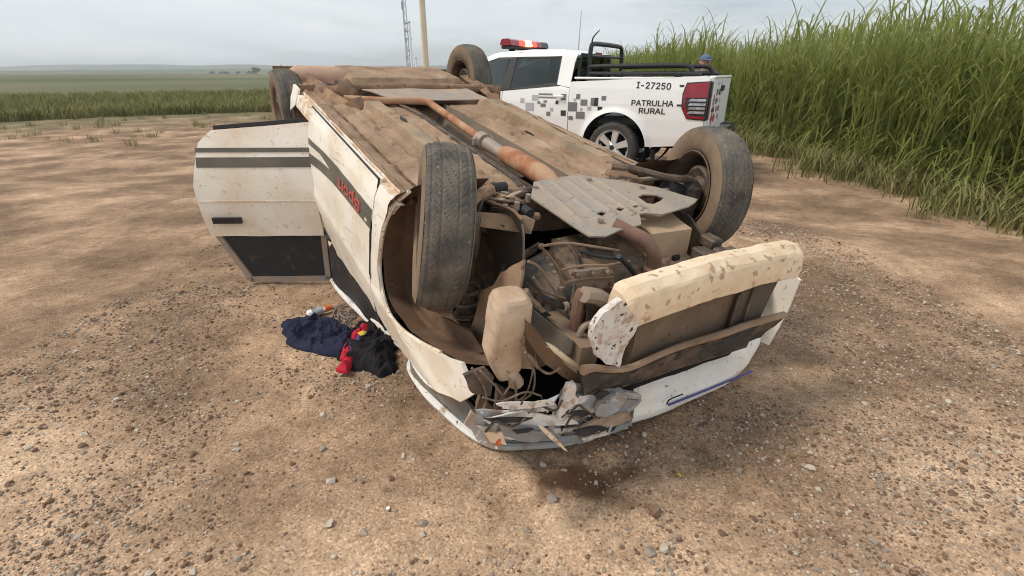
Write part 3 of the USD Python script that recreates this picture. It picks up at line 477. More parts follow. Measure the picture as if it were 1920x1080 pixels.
# chequers on rear door and bed side; lettering
def decal(x0, z0, w, h, mat, fn=tside, name='chequer'):
    part(truck, name, tpanel([(x0, z0), (x0, z0+h), (x0-w, z0+h), (x0-w, z0)], fn, 1, t=.003, sub=.04, off=.005), mat)
for (x, z), w, h, mt in [(c, w, h, mt) for c, (w, h, mt) in zip([(0.762, 0.987), (0.682, 1.135), (0.580, 1.053), (0.443, 1.065), (0.383, 1.066), (0.488, 0.972), (0.317, 0.970), (0.269, 1.121), (0.789, 0.821), (0.630, 0.867), (0.618, 0.953), (0.732, 1.088)], ((.145, .13, m_tgrey), (.065, .07, m_tgrey), (.11, .085, m_tgrey), (.055, .11, m_tgrey), (.06, .115, m_tdark), (.06, .05, m_tlgrey), (.075, .06, m_tdark), (.07, .06, m_tgrey), (.075, .055, m_tgrey), (.145, .10, m_tgrey), (.04, .04, m_tlgrey), (.04, .04, m_tlgrey)))]: decal(x + w/2, z - h/2, w, h, mt)
for (x, z), w, h, mt in [(c, w, h, mt) for c, (w, h, mt) in zip([(1.658, 1.058), (1.425, 1.103), (0.931, 1.122), (0.920, 0.888), (1.519, 0.964), (1.279, 0.995), (1.037, 1.042), (1.180, 0.870), (1.126, 0.936), (1.356, 1.033), (1.243, 1.052)], ((.07, .07, m_tlgrey), (.12, .08, m_tlgrey), (.09, .09, m_tgrey), (.085, .08, m_tdark), (.15, .12, m_tlgrey), (.09, .05, m_tgrey), (.05, .05, m_tdark), (.07, .06, m_tgrey), (.05, .05, m_tlgrey), (.05, .035, m_tgrey), (.06, .03, m_tgrey)))]: decal(x + w/2, z - h/2, w, h, mt, tcab)
for (x, z), w in zip([(1.245, 1.147), (1.206, 1.100)], (.24, .30)): decal(x + w/2, z, w, .022, m_tgrey, tcab, 'door_lettering_line')
def letters(txt, x0, z0, h, mat, name, stretch=1., slope=0.):
    m = meshkit.text_mesh(txt, h, .003, bold=True); v = m.vertices.copy(); x = x0 - v[:, 0]*stretch; z = z0 + v[:, 1] + slope*(x0 - x); m.vertices = np.c_[x, tside(z) + .002 + v[:, 2], z]; m.invert(); m.fix_normals(); part(truck, name, T(m), mat, smooth=False)
letters('I-27250', -.20, 1.268, .082, m_tdark, 'unit_number_lettering', 1.02, -.03)
letters('PATRULHA', -.15, 1.035, .072, m_tdark, 'patrol_lettering', 1.16)
letters('RURAL', -.27, .93, .072, m_tdark, 'patrol_lettering', 1.22)
for z in (1.29, 1.04): decal(-.81, z, .06, .025, m_tdark, name='lamp_tick')

# ---------------------------------------------------------------- person beyond the pickup's tailgate
def smooth_body(bones, size=.03, it=12):
    import manifold3d as m3
    tot = None
    for a, ra, b, rb in bones:
        P = []
        for c, r in ((a, ra), (b, rb)):
            s = trimesh.creation.icosphere(2, r); P.append(s.vertices + np.array(c))
        h = hull(np.vstack(P)); mm = m3.Manifold(m3.Mesh(np.asarray(h.vertices, np.float32), np.asarray(h.faces, np.uint32))); tot = mm if tot is None else tot + mm
    g = tot.refine_to_length(size).to_mesh(); t = trimesh.Trimesh(g.vert_properties[:, :3], g.tri_verts); trimesh.smoothing.filter_taubin(t, iterations=it); return t
pb = np.array([3.57, 10.0, -.06])
person = thing('person', pb, 'person in a blue cap and grey shirt standing behind the pickup tailgate', 'person')
def Pp(m): m = m.copy(); m.vertices = m.vertices + pb; return m
b = [((0, 0, 1.44), .055, (0, -.01, 1.54), .06), ((0, -.01, 1.58), .085, (0, -.015, 1.63), .088), ((0, -.05, 1.53), .05, (0, -.01, 1.6), .07), ((0, -.115, 1.57), .014, (0, -.10, 1.60), .012), ((.085, 0, 1.57), .018, (.085, 0, 1.60), .02), ((-.085, 0, 1.57), .018, (-.085, 0, 1.60), .02),
     ((-.17, 0, 1.38), .07, (.17, 0, 1.38), .07), ((-.12, 0, 1.32), .11, (.12, 0, 1.32), .11), ((-.10, 0, 1.0), .12, (.10, 0, 1.0), .12), ((-.11, 0, 1.3), .10, (-.09, 0, 1.0), .11), ((.11, 0, 1.3), .10, (.09, 0, 1.0), .11), ((0, 0, 1.3), .12, (0, 0, 1.0), .12)]
for s in (-1, 1):
    b += [((s*.19, 0, 1.38), .055, (s*.25, -.01, 1.10), .045), ((s*.25, -.01, 1.10), .043, (s*.23, -.12, .87), .032), ((s*.23, -.12, .87), .03, (s*.225, -.16, .80), .032), ((s*.10, 0, .93), .10, (s*.11, -.01, .50), .065), ((s*.11, -.01, .50), .062, (s*.11, .02, .09), .045), ((s*.11, .02, .05), .045, (s*.12, -.14, .035), .038)]
    for k in range(4): b.append(((s*(.215+.012*k-.006), -.17, .785), .010, (s*(.212+.014*k-.006), -.165, .725-.006*abs(k-1.5)), .008))
    b.append(((s*.20, -.175, .80), .011, (s*.185, -.19, .755), .009))
part(person, 'body', Pp(smooth_body(b)), m_skin, smooth=True)
shirt = [((-.17, 0, 1.38), .085, (.17, 0, 1.38), .085), ((-.12, 0, 1.32), .125, (.12, 0, 1.32), .125), ((-.11, 0, .95), .13, (.11, 0, .95), .13), ((-.11, 0, 1.3), .118, (-.09, 0, .95), .13), ((.11, 0, 1.3), .118, (.09, 0, .95), .13), ((0, 0, 1.3), .135, (0, 0, .95), .135)] + [((s*.19, 0, 1.38), .075, (s*.235, -.005, 1.17), .065) for s in (-1, 1)]
part(person, 'shirt', Pp(smooth_body(shirt)), m_shirt, smooth=True)
part(person, 'trousers', Pp(smooth_body([x for s in (-1, 1) for x in (((s*.09, 0, .93), .125, (s*.11, -.01, .50), .085), ((s*.11, -.01, .50), .083, (s*.11, .02, .10), .07))])), m_trousers, smooth=True)
for s in (-1, 1): part(person, 'shoe', Pp(hull(np.vstack([trimesh.creation.icosphere(2, .055).vertices*[1, 1, .9] + [s*.11, .02, .05], trimesh.creation.icosphere(2, .045).vertices*[1, 1, .8] + [s*.12, -.15, .036]]))), m_tblack, smooth=True)
capm = trimesh.creation.icosphere(3, .108); capm.vertices = capm.vertices*[.95, 1.08, .85]; capm = capm.slice_plane([0, 0, -.012], [0, 0, 1]); capm.vertices += [0, -.01, 1.635]
part(person, 'cap', Pp(cat_([capm, slab([(-.075, -.10, 1.635), (-.06, -.17, 1.622), (0, -.195, 1.615), (.06, -.17, 1.622), (.075, -.10, 1.635)], .008, .05)])), m_capblue, smooth=True)

# ---------------------------------------------------------------- overturned car (u forward, v to its own left, n up when upright)
CS = 1.06; CB = np.array([0.36994, 2.10622, 1.03244])
CM = np.array([[.50922, -.84147, -.18060], [-.85419, -.51979, .01338], [-.10513, .14746, -.98347]])
def W(m, crumpled=None): m = m.copy(); m.vertices = (m.vertices @ CM)*CS + CB; return m
cb = np.array([.1, 2.3, 0.])
car = thing('overturned_car', cb, 'white hatchback lying on its roof with muddy underside and smashed front end', 'car')
def P(name, m, mat, label=None, parent=None, smooth=30, kind=None): return part(parent or car, name, W(m), mat, label, smooth, kind)
def side(n): return np.interp(n, [.10, .17, .24, .34, .50, .62, .66, .75, .85, .95, 1.10, 1.40], [.735, .760, .785, .800, .812, .814, .822, .806, .785, .765, .72, .60])
def spanel(poly, s=1, t=.012, sub=.05, off=0., holes=(), amp=0., fn=side, seed=1, nose=True):
    pg = Polygon(poly)
    for h in holes: pg = pg.difference(h if not isinstance(h, (list, tuple)) else Polygon(h))
    m = subdiv(ext(pg, t), sub); u, n, w = m.vertices.T
    v = fn(n) - t + w + off
    if nose: v = v - .10*np.clip((u-.15)/.6, 0, 1)**2 - .08*np.clip((-2.3-u)/.75, 0, 1)**2
    m.vertices = np.c_[u, s*v, n]
    m.invert()
    if s < 0: m.invert()
    if amp: crumple(m, amp, 7, seed)
    return m

# ---- floor pan: one pressed sheet with tunnel, rails, beads and seams
uu = np.linspace(-3.02, -.22, 150); vv = np.linspace(-.735, .735, 260); U, V = np.meshgrid(uu, vv, indexing='ij')
def bump1(x, c, w, s=.012): return 1/(1+np.exp(-(w/2-np.abs(x-c))/s))
N = .205 + .0*U
N += .0*U               # tunnel, a trough now
N -= .050*bump1(V, .40, .085, .005)*bump1(U, -1.0, 1.5, .05) + .050*bump1(V, -.40, .085, .005)*bump1(U, -1.0, 1.5, .05)      # chassis rails
for c in (-.62, -1.32): N -= .012*bump1(U, c, .05, .006)*(1-bump1(V, .035, .22, .014))
N -= .014*bump1(V, .69, .014, .003); N += .085*sstep(.60, .74, -V) + .01*sstep(.66, .74, V)
N -= .012*bump1(V, .56, .05, .006)*bump1(U, -1., 1.7, .05); N += .016*bump1(V, .615, .020, .004)*bump1(U, -1., 1.7, .05) + .014*bump1(V, -.565, .018, .004)
for c, u0, L in ((.215, -.62, .34), (.285, -.62, .34), (.215, -1.12, .34), (.285, -1.12, .34), (.52, -.75, .5), (.52, -1.4, .4), (-.20, -.65, .38), (-.27, -.65, .38), (-.20, -1.2, .4), (-.27, -1.2, .4), (-.50, -.8, .5), (-.50, -1.45, .4)): N -= .020*bump1(np.hypot(np.maximum(np.abs(U-u0)-L/2, 0), V-c), 0, .032, .0025)
for u0, v0 in ((-.9, .27), (-.45, .53), (-1.55, .25), (-.92, -.24), (-.5, -.5), (-1.5, -.22)): N += .012*bump1(np.hypot(U-u0, V-v0), 0, .06, .004)
N += .15*bump1(V, .01, .235, .008)*bump1(U, -.95, 1.62, .02)
N += .09*sstep(-1.72, -1.80, U)*(1-sstep(-1.98, -2.04, U))*(1-sstep(.55, .62, np.abs(V)))*.6
N -= .03*bump1(np.hypot(U+2.55, V+.02), 0, .62, .012)                              # spare wheel well
for c in (-.28, -.14, 0, .14, .28): N -= .008*bump1(V, c, .03, .005)*bump1(U, -2.5, .9, .03)
N += .07*bump1(np.hypot(U+1.02, V+.30), 0, .035, .003) + .05*bump1(np.hypot(U+.95, V-.33), 0, .03, .003) + .05*bump1(np.hypot(U+1.5, V-.26), 0, .05, .004)
pts = np.stack([U, V, 0*U], -1)
N += .007*(meshkit.fbm(pts*4, 3, 2)-.5) - .012*np.clip(meshkit.fbm(pts*17, 3, 6)-.52, 0, 1)*2 - .03*sstep(.60, .75, np.abs(V))*np.clip(meshkit.fbm(pts*9, 3, 16)-.45, 0, 1)
fl = quadgrid(np.stack([U, V, N], -1)); fl.invert()
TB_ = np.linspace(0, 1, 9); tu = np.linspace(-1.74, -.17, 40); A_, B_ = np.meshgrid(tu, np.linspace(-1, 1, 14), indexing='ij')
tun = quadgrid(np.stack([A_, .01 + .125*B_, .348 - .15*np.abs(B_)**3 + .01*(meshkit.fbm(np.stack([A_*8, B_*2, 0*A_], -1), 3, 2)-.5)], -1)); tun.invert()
P('floor_pan', fl, m_floor, smooth=25); 
for v0, u0, u1, w0 in ((.615, -1.78, -.34, .008), (-.575, -2.2, -.28, .005)):
    us = np.linspace(u0, u1, 40); q = np.stack([us, v0 + .0015*(meshkit.noise(np.stack([us*9, 0*us, 0*us + v0*50], -1), 3)-.5), 0*us], -1)
    nn = np.array([float(np.interp(b, vv, N[int(np.argmin(np.abs(uu-a)))])) for a, b, _ in q]) - .004; w1 = w0*(.5 + .9*meshkit.noise(np.stack([us*13, 0*us, 0*us + v0*90], -1), 5))
    sm = quadgrid(np.stack([np.c_[us, q[:, 1] - w1, nn], np.c_[us, q[:, 1], nn-.002], np.c_[us, q[:, 1] + w1, nn]], 1)); sm.invert(); P('floor_seam', sm, m_seam)
m_rail = look('underseal_grey_brown', (.235, .20, .160), (.42, .30, .205), .44, 5., .16, .9, tint=(.33, .225, .125), tscale=2.5, bump=.3, bscale=60, spec=.1)
for v0 in (.40, -.40):
    us = np.linspace(-1.72, -.30, 30); sec = [(-.048, .010), (-.036, -.052), (.036, -.052), (.048, .010)]
    sm = quadgrid(np.array([[(u_, v0 + a_ + .004*math.sin(u_*7), .203 + b_*(1 if -1.66 < u_ < -.36 else .4)) for a_, b_ in sec] for u_ in us])); sm.invert(); P('floor_rail', crumple(subdiv(sm, .03), .003, 12), m_rail)
P('tunnel_lining', tun, look('painted_tunnel_shade', (.155, .125, .09), (.24, .175, .12), .42, 6., .2, .9, bump=.3))  # dark sheet over the tunnel, its shade painted into the colour
# longitudinal seams, brake and fuel lines clipped to the floor
for v0, n0 in ((.17, .192), (.185, .192)):
    P('brake_line', tube([(-1.75, v0+.05, n0), (-1.5, v0, n0), (-1.1, v0+.006, n0-.004), (-.7, v0-.004, n0), (-.35, v0+.01, n0-.01), (-.2, v0+.05, n0-.02)], .005, 6, 5), m_dark)
for (u, v, L, w) in ((-.69, -.47, .16, .028), (-1.34, -.53, .20, .03), (-1.18, .375, .14, .03), (-.45, -.56, .10, .03), (-1.62, .10, .10, .04), (-1.0, -.33, .12, .02)):
    hn = float(np.interp(v, vv, N[int(np.argmin(np.abs(uu-u)))])) ; q = np.random.default_rng(int(abs(u*v)*1e4)); a_ = np.linspace(0, 2*np.pi, 9, endpoint=False)
    P('drain_slot', slab([(u + L/2*math.cos(a)*q.uniform(.6, 1), v + w/2*math.sin(a)*q.uniform(.5, 1), hn-.004) for a in a_], .006, 0), m_black)
for s in (1, -1):
    # sill under dust, pinch-weld flange
    o_ = .0 if s > 0 else .075
    sl = spanel([(-1.98, .192+o_), (-.26, .180+o_), (-.22, .20+o_), (-.26, .26+o_), (-1.98, .26+o_)], s, .03, .03, -.004, amp=.005); P('sill', sl, m_sill if s > 0 else m_floor)
    P('sill_flange', crumple(subdiv(cbox((-1.12, s*.728, (.185 if s > 0 else .275)), (1.70, .008, .03), .003), .06), .006, 6), m_sill if s > 0 else m_floor2)
P('heat_shield', crumple(subdiv(slab([(-2.02, .36, .17), (-2.02, -.42, .17), (-1.72, -.46, .175), (-1.70, .22, .175)], .006, .05), .05), .008, 6), m_shield)
P('fuel_tank', crumple(subdiv(cbox((-2.45, -.05, .215), (.55, .92, .16), .05), .06), .012, 5), m_floor)
P('cross_strut', tube([(-2.03, .62, .185), (-2.06, .2, .165), (-2.05, -.66, .175)], .030, 10, 4), m_floor2, 'rear axle beam coated in dry mud')
for s in (1, -1):
    P('trailing_arm', hull([(-2.05, s*.60, .15), (-2.05, s*.66, .23), (-1.72, s*.50, .19), (-1.72, s*.56, .23), (-2.47, s*.58, .16), (-2.47, s*.64, .26), (-2.40, s*.62, .14)]), m_floor2)
    P('spring', tube([(-2.22+.05*math.cos(a), s*.53+.05*math.sin(a), .17+.16*a/31) for a in np.linspace(0, 31, 60)], .009, 6, 0), m_dark)
    P('damper', tube([(-2.5, s*.55, .17), (-2.42, s*.52, .55)], [.025, .035], 10, 0), m_dark)
# exhaust
P('exhaust_pipe', tube([(-1.83, .52, .185), (-1.72, .30, .175), (-1.66, .06, .17), (-1.55, .035, .175), (-1.15, .04, .185), (-.95, .055, .18), (-.86, .06, .185)], .0225, 12, 6), m_rust)
P('exhaust_joint', cat_([tube([(-.88, .06, .185), (-.82, .06, .185)], .045, 12, 0), cbox((-.85, .06, .185), (.03, .12, .05), .008), tube([(-.80, .06, .185), (-.62, .062, .185)], [.036, .03], 12, 0)]), m_steel)
P('catalyst', tube([(-.64, .062, .185), (-.60, .062, .18), (-.50, .06, .175), (-.36, .055, .175), (-.26, .05, .18), (-.16, .05, .20)], [.026, .044, .047, .047, .046, .03], 16, 4), m_rust)
mf = tube([(-2.52, .70, .20), (-2.50, .66, .195), (-2.42, .42, .19), (-2.41, .36, .195)], [.045, .085, .09, .06], 16, 4); P('muffler', mf, look('pale_rusty_muffler', (.42, .27, .20), (.46, .30, .20), .5, 6., .2, .8, tint=(.32, .20, .15), tscale=9, bump=.2))
P('muffler_clamp', cat_([revolve([(-.02, .10), (.02, .10), (.02, .07), (-.02, .07)], 24)]).apply_translation([-2.08, .48, .225]), m_dark)
P('tail_pipe', tube([(-2.5, .62, .2), (-2.8, .64, .22), (-3.02, .62, .23)], .022, 10, 4), m_pipe)
P('strut_bracket', hull([(-1.98, .46, .09), (-1.90, .52, .10), (-1.86, .44, .12), (-2.02, .60, .19), (-1.80, .50, .2), (-1.9, .40, .2)]), m_floor2)
P('axle_bracket', hull([(-1.74, .44, .15), (-1.68, .50, .15), (-1.68, .42, .2), (-1.76, .54, .2), (-1.62, .48, .2)]), m_floor2)
P('axle_bracket', hull([(-1.74, -.44, .13), (-1.68, -.50, .13), (-1.68, -.42, .2), (-1.76, -.54, .2), (-1.62, -.48, .2)]), m_floor2)

# ---- left side: door, opened rear door, fender
FD = P('front_door', spanel([(-.405, .165), (-.415, .60), (-.43, .835), (-.62, .845), (-1.05, .93), (-1.40, .985), (-1.60, 1.02), (-1.60, .30), (-1.58, .17)], 1, amp=.007), m_white)
P('door_stripe', spanel([(-.412, .298), (-.412, .385), (-.80, .398), (-1.05, .412), (-1.30, .44), (-1.58, .485), (-1.58, .43), (-1.30, .388), (-1.08, .360), (-1.18, .350), (-1.30, .347), (-1.58, .377), (-1.58, .343), (-1.25, .315), (-.95, .302)], 1, t=.003, off=.0035), m_stripe, parent=FD)
txm = meshkit.text_mesh('Sport', .052, .003, bold=True); tv = txm.vertices.copy(); tx = -.545 - tv[:, 0]*2.0; tz = .322 + tv[:, 1] + tv[:, 0]*.20*0 + .10*tv[:, 0]; txm.vertices = np.c_[tx, side(tz) + .005 + tv[:, 2], tz]; txm.invert(); txm.fix_normals()
P('door_lettering', txm, m_red, parent=FD, smooth=False)
for u in (-.46, -.475): P('stripe_mark', spanel([(u, .362), (u, .372), (u-.010, .372), (u-.010, .362)], 1, t=.003, off=.006), m_white, parent=FD)
P('door_handle', cbox((-1.48, .772, .92), (.17, .03, .035), .012), m_black, parent=FD)
P('door_gap', tube([(-.407, side(.17)+.002, .17), (-.415, side(.4)+.002, .4), (-.42, side(.6)+.002, .6), (-.43, side(.83)+.002, .83)], .0045, 6, 0), m_rubber)
P('sill_gap', tube([(u, side(.168)+.003, .168) for u in (-1.58, -1.2, -.8, -.407)], .005, 6, 0), m_rubber)
P('window_seal', spanel([(-.43, .825), (-.43, .865), (-.62, .885), (-1.05, .97), (-1.60, 1.06), (-1.60, 1.01), (-1.40, .975), (-1.05, .92), (-.62, .835)], 1, off=-.012, amp=.003), m_black)
farch = [(p[0], p[2]) for p in [(-0.154, 0.785, 0.126), (-0.228, 0.785, 0.203), (-0.280, 0.785, 0.303), (-0.309, 0.785, 0.400), (-0.321, 0.785, 0.519), (-0.290, 0.785, 0.620), (-0.187, 0.785, 0.663), (-0.045, 0.785, 0.647), (0.143, 0.785, 0.578), (0.292, 0.785, 0.511), (0.430, 0.785, 0.451)]]
fender = [(-.395, .185), (-.405, .60), (-.425, .825), (-.25, .825), (-.05, .775), (.14, .715), (.30, .665), (.44, .60), (.50, .52)] + farch[::-1] + [(farch[0][0], .178)]
P('front_fender', spanel(fender, 1, amp=.006, sub=.035), m_white, 'crumpled left front fender around the wheel arch')
P('arch_lip', tube([(u, side(n)-.012 - .10*max(0, (u-.15)/.6)**2, n) for u, n in farch[:-1]], .008, 6, 4), m_sill)
P('torn_fender_skin', slab([(0.197, 0.700, 0.633), (0.342, 0.700, 0.615), (0.272, 0.700, 0.669), (0.117, 0.700, 0.706)], .008, .03, .008), m_black)
P('torn_fender_skin', slab([(0.077, 0.710, 0.680), (0.134, 0.710, 0.632), (0.342, 0.710, 0.592), (0.381, 0.710, 0.587), (0.361, 0.710, 0.614), (0.176, 0.710, 0.682)], .01, .03, .01), m_flaky)
# wheel arch liner, back half and torn front half
lipp = smooth_path([(u, n, 0) for u, n in farch], 3)[:, :2]
cen = np.array([.05, .28]); dep = np.array([0, .02, .10, .25, .45, .65, .85, 1.])
LV = np.array([[[*(cen + (p - cen)*(1.0 + .10*min(1, d*4) - .02*d)), .785 - .385*d] for d in dep] for p in lipp]); lin = quadgrid(LV[:, :, [0, 2, 1]]); lin = crumple(subdiv(lin, .04), .010, 8, 3)
P('arch_liner', lin, m_liner)
P('inner_wing', slab([(-.34, .385, .20), (-.02, .385, .21), (.10, .39, .40), (.16, .40, .62), (.1, .39, .85), (-.34, .385, .8)], .012, .06, .008), m_dark)
P('splash_plate', slab([(-0.082, 0.430, 0.193), (0.058, 0.430, 0.143), (0.133, 0.430, 0.152), (0.155, 0.430, 0.200), (0.186, 0.430, 0.340), (0.002, 0.430, 0.444), (-0.035, 0.430, 0.361), (-0.095, 0.430, 0.271)], .012, .03, .004), look('grey_brown_plate', (.085, .068, .053), (.13, .095, .07), .4, 9., .2, .8, bump=.1))
P('plate_edge', tube([(-0.144, 0.435, 0.187), (-0.040, 0.435, 0.164), (0.073, 0.435, 0.140), (0.141, 0.435, 0.148)], .006, 6, 4), m_floor)
P('plate_edge', tube([(0.147, 0.435, 0.161), (0.169, 0.435, 0.213), (0.188, 0.435, 0.311)], .004, 6, 4), m_steel)
P('torn_liner', slab([(0.410, 0.600, 0.133), (0.364, 0.600, 0.177), (0.332, 0.600, 0.212), (0.302, 0.600, 0.233), (0.262, 0.600, 0.305), (0.197, 0.600, 0.370), (0.162, 0.600, 0.467), (0.137, 0.600, 0.567), (0.098, 0.600, 0.657), (0.035, 0.600, 0.748), (0.057, 0.600, 0.765), (0.217, 0.600, 0.631), (0.261, 0.600, 0.452), (0.320, 0.600, 0.326), (0.423, 0.600, 0.262)], .010, .03, .012, 8, 5), look('torn_liner_brown', (.25, .16, .10), (.34, .23, .15), .5, 8., .15, .9, speck=(.12, .08, .05), sscale=45, samt=.66, bump=.3))
P('liner_floor', slab([(-0.551, 0.660, 0.988), (-0.146, 0.660, 0.828), (0.153, 0.660, 0.670), (0.334, 0.660, 0.521), (0.231, 0.660, 0.503), (0.080, 0.660, 0.559), (-0.151, 0.660, 0.660), (-0.405, 0.660, 0.719)], .012, .04, .008), m_liner)
P('arch_shadow_panel', slab([(-.3, .42, .86), (.5, .42, .72), (.52, .70, .66), (-.3, .74, .80)], .01, .08), m_void)  # near-black panel painting the shade deep in the wheel arch

# rear door swung open, seen from outside
hw = np.array([-1.267, 3.17, 0.0]); hd = np.array([-1., -.03, 0.]); upv = np.array([.03, .03, 1.]); upv /= np.linalg.norm(upv)
def D(poly, t=.02, off=0., sub=.08, amp=0., curve=True):
    """polygon in (distance from the hinge, height) on the opened door"""
    m = subdiv(ext(Polygon(poly), t), sub); a, z, w = m.vertices.T; nr = np.array([.03, -1., 0])
    bulge = .085*np.sin(np.clip((z-.25)/.85, 0, 1)*np.pi) if curve else 0
    m.vertices = hw + a[:, None]*hd + z[:, None]*upv + (bulge + w - t + off)[:, None]*nr
    return crumple(m, amp, 6) if amp else m
RD = part(car, 'rear_door', D([(0, .36), (.0, 1.01), (.02, 1.075), (.62, 1.03), (.70, .96), (.76, .7), (.74, .36)], amp=.003), m_white, 'rear door swung open, its stripe facing forward')
part(RD, 'stripe', D([(0, .905), (0, .93), (.72, .93), (.72, .905)], .003, .004), m_stripe); part(RD, 'stripe', D([(0, .815), (0, .875), (.72, .875), (.72, .815)], .003, .004), m_stripe)
part(RD, 'crease', D([(0, .60), (0, .606), (.74, .606), (.74, .60)], .004, .005), m_sill); part(RD, 'door_handle', D([(.50, .46), (.50, .50), (.68, .50), (.68, .46)], .02, .03), m_black)
part(RD, 'window_frame', cat_([D([(0, .03), (0, .36), (.035, .36), (.035, .03)], .03, .0, curve=False), D([(0, .02), (0, .055), (.55, .055), (.55, .02)], .03, .0, curve=False), D([(.52, .02), (.70, .36), (.74, .36), (.56, .02)], .03, 0, curve=False)]), m_steel)
part(RD, 'window_glass', D([(.03, .05), (.03, .37), (.70, .37), (.53, .05)], .006, -.012, curve=False), m_black)
part(RD, 'bottom_seal', D([(0, 1.07), (.02, 1.10), (.62, 1.055), (.62, 1.03)], .02, -.01, curve=False), m_rubber)

# rear quarter, right side, tail
rarch = Point(-2.47, .26).buffer(.34, 24)
quarter = [(-1.98, .16), (-1.98, .25), (-2.30, .40), (-2.34, .97), (-2.7, .98), (-3.05, .92), (-3.08, .40), (-2.95, .24), (-2.1, .16)]
for s in (1, -1):
    P('rear_quarter', spanel(quarter if s > 0 else [(a, max(b, .27)) for a, b in quarter], s, holes=[rarch], amp=.004), m_white)
    P('rear_pillar', slab([(-2.35, s*.755, .97), (-2.95, s*.66, .92), (-2.72, s*.58, 1.30), (-2.3, s*.60, 1.36)], .02, .08), m_white)
    al = quadgrid(np.stack(np.meshgrid(np.zeros(1), np.zeros(1))[:1]*3, -1)) if False else revolve([(.78*1, .345), (.45, .345), (.45, .335), (.78, .335)], 40); al.vertices = al.vertices*[1, s, 1] + [-2.47, 0, .26]; al = al.slice_plane([0, 0, .17], [0, 0, 1]); P('rear_arch_liner', al, m_floor2)
P('front_door', spanel([(-.405, .275), (-.43, .835), (-1.60, 1.0), (-1.60, .275)], -1), m_white); P('rear_door', spanel([(-1.61, .275), (-1.61, 1.0), (-2.33, .99), (-2.29, .42), (-1.97, .275)], -1), m_white)
P('centre_pillar', slab([(-1.56, .76, .2), (-1.66, .76, .2), (-1.66, .72, 1.02), (-1.56, .72, 1.02)], .03, .1), m_white); P('centre_pillar', slab([(-1.56, -.74, .9), (-1.66, -.74, .9), (-1.66, -.66, 1.28), (-1.56, -.66, 1.25)], .03, .1), m_black)
P('side_window', slab([(-.45, -.77, .85), (-1.58, -.75, 1.0), (-1.58, -.66, 1.26), (-.70, -.66, 1.08)], .006, .2), m_black); P('side_window', slab([(-1.62, -.75, 1.0), (-2.3, -.74, .99), (-2.3, -.62, 1.36), (-1.62, -.66, 1.27)], .006, .2), m_black)  # opaque black panes added to keep daylight out of the cabin
P('tailgate', slab([(-3.06, .68, .45), (-3.06, -.68, .45), (-3.0, -.68, .93), (-2.72, -.56, 1.30), (-2.72, .56, 1.30), (-3.0, .68, .93)], .02, .08, .006), m_white)
P('rear_bumper', crumple(subdiv(hull([(-3.08, v, n) for v in (-.70, .70) for n in (.24, .46)] + [(-3.16, v, n) for v in (-.60, .60) for n in (.27, .44)] + [(-2.95, v, n) for v in (-.74, .74) for n in (.24, .46)]), .1), .006, 5), m_white)
P('boot_floor', slab([(-1.9, .68, .34), (-1.9, -.68, .34), (-3.0, -.66, .30), (-3.0, .66, .30)], .01, .2), m_void)
# roof lying crushed on the ground, its side rail seen below the door
P('roof', slab([(-.55, .60, 1.04), (-.55, -.62, 1.07), (-1.4, -.62, 1.24), (-2.3, -.60, 1.40), (-2.75, -.54, 1.34), (-2.75, .54, 1.34), (-2.3, .62, 1.395), (-1.4, .66, 1.225)], .015, .08, .006), m_white)
P('roof_rail', tube([(-2.935, 0.703, 1.518), (-2.037, 0.745, 1.354), (-1.354, 0.777, 1.229), (-0.863, 0.746, 1.138), (-0.568, 0.705, 1.083), (-0.365, 0.667, 1.045)], .017, 8, 5), m_bwhite, 'bent white roof rail resting on the gravel')
P('windscreen_pillar', tube([(-0.722, 0.727, 1.085), (-0.528, 0.690, 1.049), (-0.359, 0.667, 1.017), (-0.230, 0.623, 0.993)], [.02, .025, .02], 8, 4), m_white)
P('side_window', slab([(-.45, .765, .85), (-.62, .762, .87), (-1.05, .745, .955), (-1.58, .73, 1.04)] + [(-1.907, 0.745, 1.322), (-1.355, 0.776, 1.221), (-0.862, 0.746, 1.130), (-0.576, 0.711, 1.077)], .008, .06), m_black)  # black sheet painting the cabin darkness behind the crushed window opening
P('headliner', slab([(-.5, .60, .98), (-.5, -.60, .98), (-2.3, -.56, 1.33), (-2.3, .58, 1.33)], .01, .2), m_void)
P('dashboard', crumple(subdiv(cbox((-.50, 0, .80), (.30, 1.30, .34), .06), .1), .015, 5), m_void)
P('toe_board', crumple(subdiv(slab([(-.225, .66, .20), (-.225, -.62, .215), (-.12, -.45, .33), (-.10, .0, .36), (-.12, .40, .33)], .008, .05), .05), .012, 9), m_floor2)
P('firewall', slab([(-.40, .70, .22), (-.40, -.70, .22), (-.42, -.70, .92), (-.42, .70, .92)], .012, .1), m_void)
for v in (-.36, .36): P('seat', cat_([cbox((-1.2, v, .52), (.5, .48, .2), .07), cbox((-1.45, v, .82), (.16, .46, .55), .06)]), m_seat)
P('rear_seat', cat_([cbox((-2.05, 0, .50), (.45, 1.2, .2), .07), cbox((-2.28, 0, .78), (.14, 1.2, .5), .06)]), m_seat)

